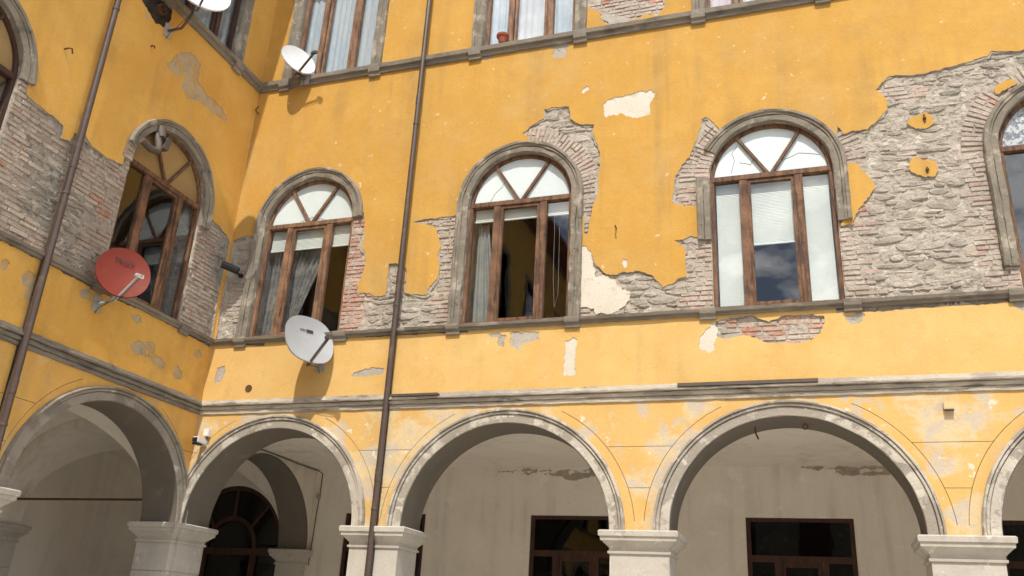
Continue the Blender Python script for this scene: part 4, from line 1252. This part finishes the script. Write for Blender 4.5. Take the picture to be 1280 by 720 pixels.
def glazed_door(c):
    mb = MB()
    d0, d1 = BACK + 0.03, BACK + 0.10
    w, zt_, zm = 0.81, 3.555, 2.93
    for s in (-1, 1):
        mb.box((s * (w - 0.035) - 0.035, d0, 0.12), (s * (w - 0.035) + 0.035, d1, zt_), 0.005)
        mb.box((s * 0.345 - 0.055, d0 - 0.01, 0.12), (s * 0.345 + 0.055, d1, zm), 0.005)
    mb.box((-w + 0.005, d0 + 0.002, zt_ - 0.06), (w - 0.005, d1 - 0.002, zt_ - 0.002), 0.005)
    mb.box((-w + 0.02, d0 - 0.006, zm - 0.05), (w - 0.02, d1 + 0.002, zm + 0.05), 0.005)
    for s in (-1, 1):
        mb.box((s * 0.265 - 0.028, d0 + 0.012, 0.12), (s * 0.265 + 0.028, d1 - 0.01, zm - 0.04), 0.004)
        mb.box((s * 0.575 - 0.2, d0 + 0.008, 0.9), (s * 0.575 + 0.2, d1 - 0.008, 1.0), 0.004)
    mb.box((-0.28, d0 + 0.014, zm - 0.12), (0.28, d1 - 0.012, zm - 0.04), 0.004)
    mb.box((-0.28, d0 + 0.014, 0.9), (0.28, d1 - 0.012, 1.0), 0.004)
    dr = mb.build('door', MAT['dark_wood'], main, smooth=30, mw=Matrix.Translation((c, 0, 0)))
    for a, b, z0, z1 in ((-w + 0.06, w - 0.06, zm + 0.04, zt_ - 0.05), (-0.25, 0.25, 0.14, zm - 0.1), (-w + 0.06, -0.395, 0.14, zm - 0.04), (0.395, w - 0.06, 0.14, zm - 0.04)):
        pane_box(rect(a, b, z0, z1), BACK + 0.062).build('pane', MAT['dark_glass'], dr)
for c in MAIN_C:
    glazed_door(c)
# arched door at the end of the shaded walk
mb = MB()
d0 = BACK + 0.04
box_prof = lambda o0, o1, a, b: [(o0, a), (o1, a), (o1, b), (o0, b), (o0, a)]
mb.sweep(arch_path(0, 1.18, 2.84, 0.12, 0.12, rz=1.22), box_prof(0.01, -0.08, d0, d0 + 0.09))
mb.sweep(arch_path(0, 0.56, 2.84, rz=0.60), box_prof(0.04, -0.04, d0 + 0.005, d0 + 0.08))
mb.box((-1.14, d0 - 0.01, 2.76), (1.14, d0 + 0.095, 2.88), 0.005)
for s in (-1, 1):
    mb.box((s * 0.56 - 0.06, d0 - 0.005, 0.12), (s * 0.56 + 0.06, d0 + 0.085, 2.78), 0.005)
    mb.bar((s * 0.42, d0 + 0.045, 3.28), (s * 0.78, d0 + 0.045, 3.72), 0.06, 0.05)
mb.bar((0, d0 + 0.045, 3.44), (0, d0 + 0.045, 4.03), 0.06, 0.05)
dr = mb.build('door', MAT['dark_wood'], main, smooth=30, mw=Matrix.Translation((-1.86, 0, 0)))
pane_box(arch_loop(0, 1.14, 0.12, 2.84, 1.18), BACK + 0.085).build('pane', MAT['dark_glass'], dr)
V = [(-3.79, BACK + 0.305, 0.02), (14.55, BACK + 0.305, 0.02), (14.55, 7.5, 0.02), (-3.79, 7.5, 0.02)]
MB().add(V + [(x, y, 4.9) for x, y, z in V], [(0, 1, 2, 3), (4, 7, 6, 5), (1, 5, 6, 2), (2, 6, 7, 3), (3, 7, 4, 0)]).build('room', MAT['interior'], main, fix=False)

# ------------------------------------------------------------------ things fixed to the walls
def W(x, d, z):
    return Vector((x, d, z))
def LW(u, d, z):
    """a point of the shaded wing: u along the wall (world y), d into the wall"""
    return Vector((-d, u, z))

def downpipe(base, wall_dir, joints, label):
    t = empty('downpipe', base)
    wd = Vector(wall_dir)
    MB().tube([(0, 0, 0.02), (0, 0, 7.4), (0, 0, Z_EAVE - 0.1)], 0.041, 18).build('pipe', MAT['pipe'], t, smooth=40)
    for z in joints:
        MB().tube([(0, 0, z - 0.09), (0, 0, z - 0.085), (0, 0, z + 0.085), (0, 0, z + 0.09)], [0.0415, 0.046, 0.046, 0.0415], 18).build('socket', MAT['pipe'], t, smooth=40)
    for z in [j - 0.45 for j in joints]:
        mb = MB()
        mb.tube([(0, 0, z - 0.015), (0, 0, z + 0.015)], 0.048, 18)
        mb.bar((0, 0, z), wd * 0.14, 0.03, 0.03)
        mb.build('clamp', MAT['bracket'], t)
    return tag(t, label, 'pipe')
downpipe((3.23, -0.105, 0), (0, 1, 0), (3.55, 6.5, 9.62, 12.4), 'brown downpipe crossing the sunlit facade between two arched windows')
downpipe((0.105, -3.44, 0), (-1, 0, 0), (4.0, 7.0, 9.9, 12.9), 'brown downpipe on the shaded wing beside the red dish')

def basis(f, roll=0.0):
    f = Vector(f).normalized()
    r = Vector((0, 0, 1)).cross(f).normalized()
    u = f.cross(r)
    if roll:
        q = Matrix.Rotation(roll, 3, f)
        r, u = q @ r, q @ u
    return f, r, u

def text_mesh(s, size, mat):
    cu = bpy.data.curves.new('lettering', 'FONT')
    cu.body = s
    cu.size = size
    cu.align_x = 'CENTER'
    cu.align_y = 'CENTER'
    cu.extrude = 0.001
    o = bpy.data.objects.new('lettering', cu)
    COL.objects.link(o)
    dg = bpy.context.evaluated_depsgraph_get()
    me = bpy.data.meshes.new_from_object(o.evaluated_get(dg))
    bpy.data.objects.remove(o)
    me.materials.clear()
    me.materials.append(mat)
    return me

def dish(center, face, w, h, mat, wall_pt, lnb, label, arm_mat, squarish=2.0, roll=0.0, name=None):
    center, wall_pt = Vector(center), Vector(wall_pt)
    t = empty('satellite_dish', wall_pt)
    f, r, u = basis(face, roll)
    c = center - wall_pt
    nr, ns = 9, 48
    mb = MB()
    V, F = [], []
    depth = 0.085 * (w + h) / 2 / 0.8
    def pt(q, a, back):
        ca, sa = math.cos(a), math.sin(a)
        k = (abs(ca) ** squarish + abs(sa) ** squarish) ** (-1 / squarish)
        x, y = q * ca * k * w / 2, q * sa * k * h / 2
        z = depth * (q * q - 1.0) - (0.010 if back else 0.0)
        return (c + r * x + u * y + f * z)[:]
    for back in (0, 1):
        for i in range(1, nr + 1):
            V += [pt(i / nr, 2 * PI * k / ns, back) for k in range(ns)]
    rim = [(c + (Vector(pt(1.0, 2 * PI * k / ns, 0)) - c) * 1.025 + f * 0.004)[:] for k in range(ns)]
    rim2 = [(c + (Vector(pt(1.0, 2 * PI * k / ns, 0)) - c) * 1.03 - f * 0.02)[:] for k in range(ns)]
    V += rim + rim2 + [pt(0, 0, 0), pt(0, 0, 1)]
    N = nr * ns
    c0, c1 = 2 * N + 2 * ns, 2 * N + 2 * ns + 1
    for k in range(ns):
        k2 = (k + 1) % ns
        F += [(c0, k, k2), (c1, N + k2, N + k)]
        for i in range(nr - 1):
            F += [(i * ns + k, (i + 1) * ns + k, (i + 1) * ns + k2, i * ns + k2), (N + i * ns + k2, N + (i + 1) * ns + k2, N + (i + 1) * ns + k, N + i * ns + k)]
        e = (nr - 1) * ns
        F += [(e + k, 2 * N + k, 2 * N + k2, e + k2), (2 * N + k, 2 * N + ns + k, 2 * N + ns + k2, 2 * N + k2), (2 * N + ns + k, N + e + k, N + e + k2, 2 * N + ns + k2)]
    refl = mb.add(V, F).build('reflector', mat, t, smooth=50)
    # feed arm and head
    base = c - u * (h * 0.49) - f * 0.01
    L = Vector(lnb) - wall_pt
    mb = MB()
    mb.bar(base - (L - base).normalized() * 0.10, L, 0.026, 0.026)
    mb.build('feed_arm', arm_mat, t)
    mb = MB()
    look = (c - L).normalized()
    mb.tube([(L - look * 0.07)[:], (L - look * 0.02)[:], (L + look * 0.02)[:], (L + look * 0.055)[:]], [0.022, 0.028, 0.030, 0.034], 14)
    mb.obox(L - look * 0.03, look, r, u, 0.035, 0.028, 0.028)
    mb.build('feed_head', MAT['galv'] if arm_mat is MAT['galv'] else MAT['bracket'], t)
    # mount: wall plate, stub pole and the bracket behind the reflector
    back = c - f * (depth + 0.05) - u * h * 0.12
    mb = MB()
    nrm = Vector((c.x, c.y, 0.0))
    nrm = Vector((1, 0, 0)) if abs(wall_pt.x) < abs(wall_pt.y) and abs(wall_pt.x) < 0.3 else Vector((0, -1, 0))
    elbow = Vector((nrm.x * abs(back.dot(nrm)), nrm.y * abs(back.dot(nrm)), 0.0))
    side = back - nrm * back.dot(nrm)
    mb.tube([nrm * -0.01, nrm * (back.dot(nrm) * 0.55), Vector((side.x, side.y, 0)) * 0.6 + nrm * back.dot(nrm) * 0.9 + Vector((0, 0, side.z * 0.35)), back], 0.021, 10)
    mb.build('mast', MAT['bracket'] if arm_mat is not MAT['galv'] else MAT['galv'], t, smooth=40)
    mb = MB()
    tan = Vector((0, 0, 1)).cross(nrm)
    mb.obox(nrm * 0.006, nrm, tan, (0, 0, 1), 0.008, 0.075, 0.11)
    mb.build('wall_plate', MAT['galv'], t)
    mb = MB()
    for s in (-1, 1):
        mb.bar(back + r * 0.05 * s, c + r * 0.09 * s - u * h * 0.40 - f * (depth * 0.40 + 0.025), 0.02, 0.035, up=f)
        mb.bar(back + r * 0.05 * s - u * 0.02, c + r * 0.05 * s - f * (depth + 0.020), 0.03, 0.03)
    mb.obox(back, f, r, u, 0.030, 0.06, 0.07)
    mb.build('back_bracket', MAT['bracket'], t)
    # coaxial cable: along the arm, back to the mast and down over the wall
    k0 = base - f * 0.04
    pts = [L - look * 0.06, L * 0.5 + base * 0.5 - u * 0.05, k0 - u * 0.05, (k0 + back) * 0.5 - Vector((0, 0, 0.12)), nrm * 0.05 + Vector((0, 0, -0.06)), nrm * 0.004 + Vector((0, 0, -0.14))]
    MB().tube([q_[:] for q_ in pts], 0.005, 6).build('cable', MAT['black'], t)
    if name == 'TRIAX':
        me = text_mesh('TRIAX', 0.095, MAT['logo'])
        p = c + u * h * 0.25 + f * (-depth * 0.55 + 0.008)
        M4 = Matrix((r.to_4d(), (u * 0.97 + f * 0.22).normalized().to_4d(), f.to_4d(), (0, 0, 0, 1))).transposed()
        M4.translation = p
        for i in range(3):
            M4[3][i] = 0.0
        o = link('lettering', me, refl, M4)
    if name == 'mark':
        mb = MB()
        for i, (a, b, hh) in enumerate(((-0.115, -0.095, 0.022), (-0.088, -0.074, 0.016), (-0.067, -0.052, 0.020), (-0.045, -0.030, 0.016))):
            q = c + u * (h * 0.24) + r * (a + b) / 2 + f * (-depth * 0.74 + 0.006)
            mb.obox(q, r, u, f, (b - a) / 2 * 0.7, hh, 0.0015)
        q = c + u * (h * 0.24) + r * 0.04 + f * (-depth * 0.74 + 0.007)
        mb.obox(q, r, u, f, 0.055, 0.024, 0.0015)
        mb.build('printed_mark', MAT['logo'], refl)
    return tag(t, label, 'satellite dish', 'satellite dishes on the courtyard walls')

SAT = (0.78, -0.50, 0.36)
dish((2.00, -0.36, 5.50), SAT, 0.75, 0.80, MAT['grey_dish'], (2.02, 0.0, 5.22), (2.50, -0.66, 5.40), 'grey squarish satellite dish below the arched window with lace curtain', MAT['bracket'], 2.5, 0.0, 'mark')
dish((0.90, -0.27, 10.73), SAT, 0.62, 0.66, MAT['white_dish'], (0.98, -0.09, 10.42), (1.33, -0.45, 10.66), 'small white satellite dish at the sill of the upper window near the corner', MAT['bracket'], 2.0)
dish((0.42, -2.53, 5.80), (0.78, -0.52, 0.22), 0.68, 0.74, MAT['red_dish'], (0.0, -2.44, 5.42), (0.78, -2.62, 5.68), 'red satellite dish lettered TRIAX on the shaded wing', MAT['galv'], 2.0, 0.0, 'TRIAX')
dish((0.55, -2.46, 10.56), SAT, 0.92, 1.00, MAT['white_dish'], (0.0, -2.36, 9.92), (1.05, -2.70, 10.62), 'large white satellite dish high on the shaded wing by the upper window', MAT['bracket'], 2.0)

# cameras and small boxes
def bullet_camera(base, aim, length, rad, mat, label, stub):
    t = empty('security_camera', base)
    a = Vector(aim).normalized()
    p = Vector(stub)
    MB().tube([(0, 0, 0), (p * 0.2)[:]], 0.035, 14).build('mount', mat, t)
    MB().tube([(0, 0, 0), p[:]], 0.015, 10).build('stem', mat, t)
    b = MB()
    b.tube([(p - a * length * 0.5)[:], (p - a * length * 0.45)[:], (p + a * length * 0.42)[:], (p + a * length * 0.5)[:]], [rad * 0.8, rad, rad, rad * 1.05], 18)
    b.build('housing', mat, t, smooth=40)
    MB().tube([(p + a * (length * 0.5 - 0.002))[:], (p + a * (length * 0.5 + 0.006))[:]], rad * 0.82, 16).build('lens', MAT['black'], t)
    return tag(t, label, 'camera')
bullet_camera((0.30, PD, 6.80), (-0.75, -0.55, 0.28), 0.28, 0.062, MAT['black'], 'black cylindrical camera on the bare masonry at the inner corner', (-0.06, -0.24, 0.06))
t = empty('security_camera', (0.20, 0.0, 4.06))
MB().box((-0.045, -0.035, -0.05), (0.045, 0.004, 0.05), 0.006).build('mount', MAT['white_plastic'], t)
MB().box((-0.055, -0.24, -0.03), (0.055, -0.03, 0.055), 0.012).build('housing', MAT['white_plastic'], t)
MB().box((-0.046, -0.245, -0.062), (0.046, -0.10, -0.028), 0.01).build('visor', MAT['black'], t)
MB().box((-0.044, -0.246, -0.024), (0.044, -0.236, 0.04), 0.004).build('lens', MAT['black'], t)
tag(t, 'white boxy camera with black face above the corner pier', 'camera')
t = empty('junction_box', (0.245, 0.0, 4.21))
MB().box((-0.045, -0.085, -0.06), (0.045, 0.004, 0.06), 0.008).build('case', MAT['white_plastic'], t)
MB().tube([(0, -0.04, -0.06), (0, -0.04, -0.11)], 0.02, 10).build('gland', MAT['bracket'], t)
tag(t, 'small white box beside the boxy camera above the corner pier', 'box')
t = empty('junction_box', (10.43, 0.0, 4.33))
MB().box((-0.055, -0.055, -0.045), (0.055, 0.004, 0.045), 0.006).build('case', surface('yellowed_plastic', (0.62, 0.47, 0.24), None, bump=0), t)
MB().box((-0.05, -0.07, -0.058), (0.05, -0.012, -0.046), 0.003).build('lid', MAT['bracket'], t)
tag(t, 'small yellowed box under the cornice between two arcade arches', 'box')

# flowerpot on the upper sill
t = empty('flowerpot', (4.60, -0.045, Z_S2T + 0.012))
mb = MB()
prof = [(0.055, 0.0), (0.085, 0.12), (0.10, 0.122), (0.105, 0.16), (0.092, 0.16), (0.082, 0.10)]
mb.rings([[(r_ * math.cos(2 * PI * k / 24), r_ * math.sin(2 * PI * k / 24), z) for k in range(24)] for r_, z in prof])
mb.build('pot', MAT['terracotta'], t, smooth=40)
tag(t, 'round terracotta pot on the sill of an upper window', 'flowerpot')

# bent flue in the arched window of the shaded wing
t = empty('flue_pipe', LW(-2.08, 0.05, 8.34))
q = lambda u, d, z: (LW(u, d, z) - LW(-2.08, 0.05, 8.34))[:]
MB().tube([q(-2.08, 0.08, 8.36), q(-2.10, -0.03, 8.20), q(-2.12, -0.12, 7.98), q(-2.18, -0.16, 7.88), q(-2.30, -0.16, 7.85), q(-2.48, -0.14, 7.90)], 0.052, 12).build('elbow', MAT['bracket'], t, smooth=50)
MB().tube([q(-2.06, -0.02, 8.36), q(-2.07, -0.08, 8.18)], [0.075, 0.06], 14).build('collar', MAT['bracket'], t, smooth=50)
MB().obox(q(-1.98, -0.08, 8.12), (1, 0, 0), (0, 1, 0), (0, 0.2, 1), 0.06, 0.05, 0.10).build('lamp_head', MAT['bracket'], t)
MB().bar(q(-2.0, 0.02, 8.26), q(-1.98, -0.08, 8.14), 0.03, 0.03).build('bracket', MAT['bracket'], t)
tag(t, 'dark bent flue with lamp head under the arch of the shaded window', 'flue')

# iron hooks and anchors
def hook(p, out, along, label, size=0.10, drop=True):
    t = empty('iron_hook', p)
    o, a = Vector(out), Vector(along)
    pts = [o * -0.03, o * size * 0.7, o * size + a * size * 0.15, o * size * 0.9 + a * size * 0.5 + Vector((0, 0, -size * (0.5 if drop else -0.4)))]
    MB().tube([x[:] for x in pts], 0.011, 7).build('shank', MAT['rust'], t)
    tag(t, label, 'hook', 'rusty wall hooks')
hook((6.50, 0.0, 7.02), (0, -1, 0), (0.3, 0, 0.2), 'rusty bent hook in the yellow plaster between two arched windows', 0.09)
hook(LW(-3.95, 0, 8.42), (1, 0, 0), (0, 1, 0), 'rusty hook high on the shaded wing beside the downpipe', 0.11)
hook((0.06, 0.0, 9.92), (0, -1, 0), (1, 0, 0.5), 'rusty hook in the inner corner under the upper sill', 0.12, False)
hook(LW(-2.60, 0, 9.46), (1, 0, 0), (0, 1, 0), 'short rusty pin under the large white dish', 0.06)
def anchor(p, h, label):
    t = empty('iron_anchor', p)
    MB().box((-0.008, -0.02, -h / 2), (0.008, 0.02, h / 2), 0.003).build('bar', MAT['rust'], t)
    MB().box((-0.02, -0.03, -0.014), (0.02, 0.02, 0.014), 0.004).build('pin', MAT['rust'], t)
    tag(t, label, 'anchor')
ia = np.array(MAIN_POLY['island_upper']).mean(axis=0)
anchor((ia[0] + 0.05, 0, ia[1] + 0.03), 0.12, 'tall iron anchor in the upper of two yellow plaster islands')
ib = np.array(MAIN_POLY['island_lower']).mean(axis=0)
anchor((ib[0] + 0.05, 0, ib[1] - 0.06), 0.08, 'short iron anchor in the lower of two yellow plaster islands')
# vent hole rim
t = empty('vent_pipe', (0.82, 0.0, 4.89))
mb = MB()
prof = [(0.052, -0.004), (0.060, -0.006), (0.060, 0.02), (0.046, 0.02), (0.046, 0.0)]
mb.rings([[(r_ * math.cos(2 * PI * k / 20), d, r_ * math.sin(2 * PI * k / 20)) for k in range(20)] for r_, d in prof])
mb.build('rim', MAT['rust'], t)
MB().tube([(0, -0.002, 0), (0, -0.001, 0)], 0.05, 20).build('mouth', MAT['black'], t)
tag(t, 'small round dark vent in the yellow band under the corner window', 'vent')
# ring irons under the soffit of the wide arch
hook((8.24, 0.30, 4.235), (0, 0, -1), (0.5, 0.3, 0), 'rusty bent hook hanging under the soffit of the wide arcade arch', 0.13)
t = empty('iron_ring', (8.84, 0.28, 4.24))
MB().tube([(0, 0, 0.05), (0, 0, -0.03)], 0.008, 6).build('stem', MAT['rust'], t)
MB().tube([(0.03 * math.cos(a), 0.0, -0.05 + 0.03 * math.sin(a)) for a in [2 * PI * k / 10 for k in range(11)]], 0.009, 6, cap=False).build('ring', MAT['rust'], t)
tag(t, 'small iron ring hanging under the soffit of the wide arcade arch', 'iron ring')
# soot-blackened flue mouth under the large dish
sp = torn([(-2.95, 10.02), (-2.62, 9.86), (-2.42, 9.96), (-2.34, 10.18), (-2.40, 10.33), (-2.95, 10.33)], 0.03, 0.03, 400)
slab('soot_stain', [sp], lambda P: inside(sp, P), -0.0015, 0.01, surface('soot', (0.018, 0.015, 0.013), (0.05, 0.038, 0.025), 7.0, bump=0.2), left)
t = empty('flue_mouth', LW(-2.60, 0.0, 10.13))
mb = MB()
mb.rings([[(dd, r_ * math.cos(2 * PI * k / 24), r_ * math.sin(2 * PI * k / 24)) for k in range(24)] for r_, dd in ((0.085, -0.02), (0.085, 0.07), (0.072, 0.07), (0.072, 0.015))])
mb.build('sleeve', MAT['rust'], t, smooth=40)
tag(t, 'round rusty flue mouth in the soot-blackened wall under the large white dish', 'flue')
# tie rod and cable in the walk
t = MB().tube([(-3.82, 0.36, 3.27), (-0.58, 0.36, 3.27)], 0.018, 8).build('tie_rod', MAT['rust'], None)
tag(t, 'thin iron tie rod spanning the shaded walk', 'tie rod')
cp = [(-0.07, 0.9, 4.34), (-0.07, 2.2, 4.35), (-0.075, 3.1, 4.33), (-0.06, 3.77, 4.33), (0.02, 3.785, 4.28), (0.02, 3.785, 3.9), (0.0, 3.785, 3.6), (-0.03, 3.785, 2.6)]
t = MB().tube(cp, 0.010, 6).build('cable', MAT['cable'], None)
tag(t, 'old cable running along the ceiling edge and down the walk wall', 'cable')
t = empty('junction_box', (0.0, 3.80, 3.86))
MB().box((-0.04, -0.05, -0.05), (0.04, 0.003, 0.05), 0.006).build('case', MAT['galv'], t)
tag(t, 'small box on the cable in the arcade walk', 'box')
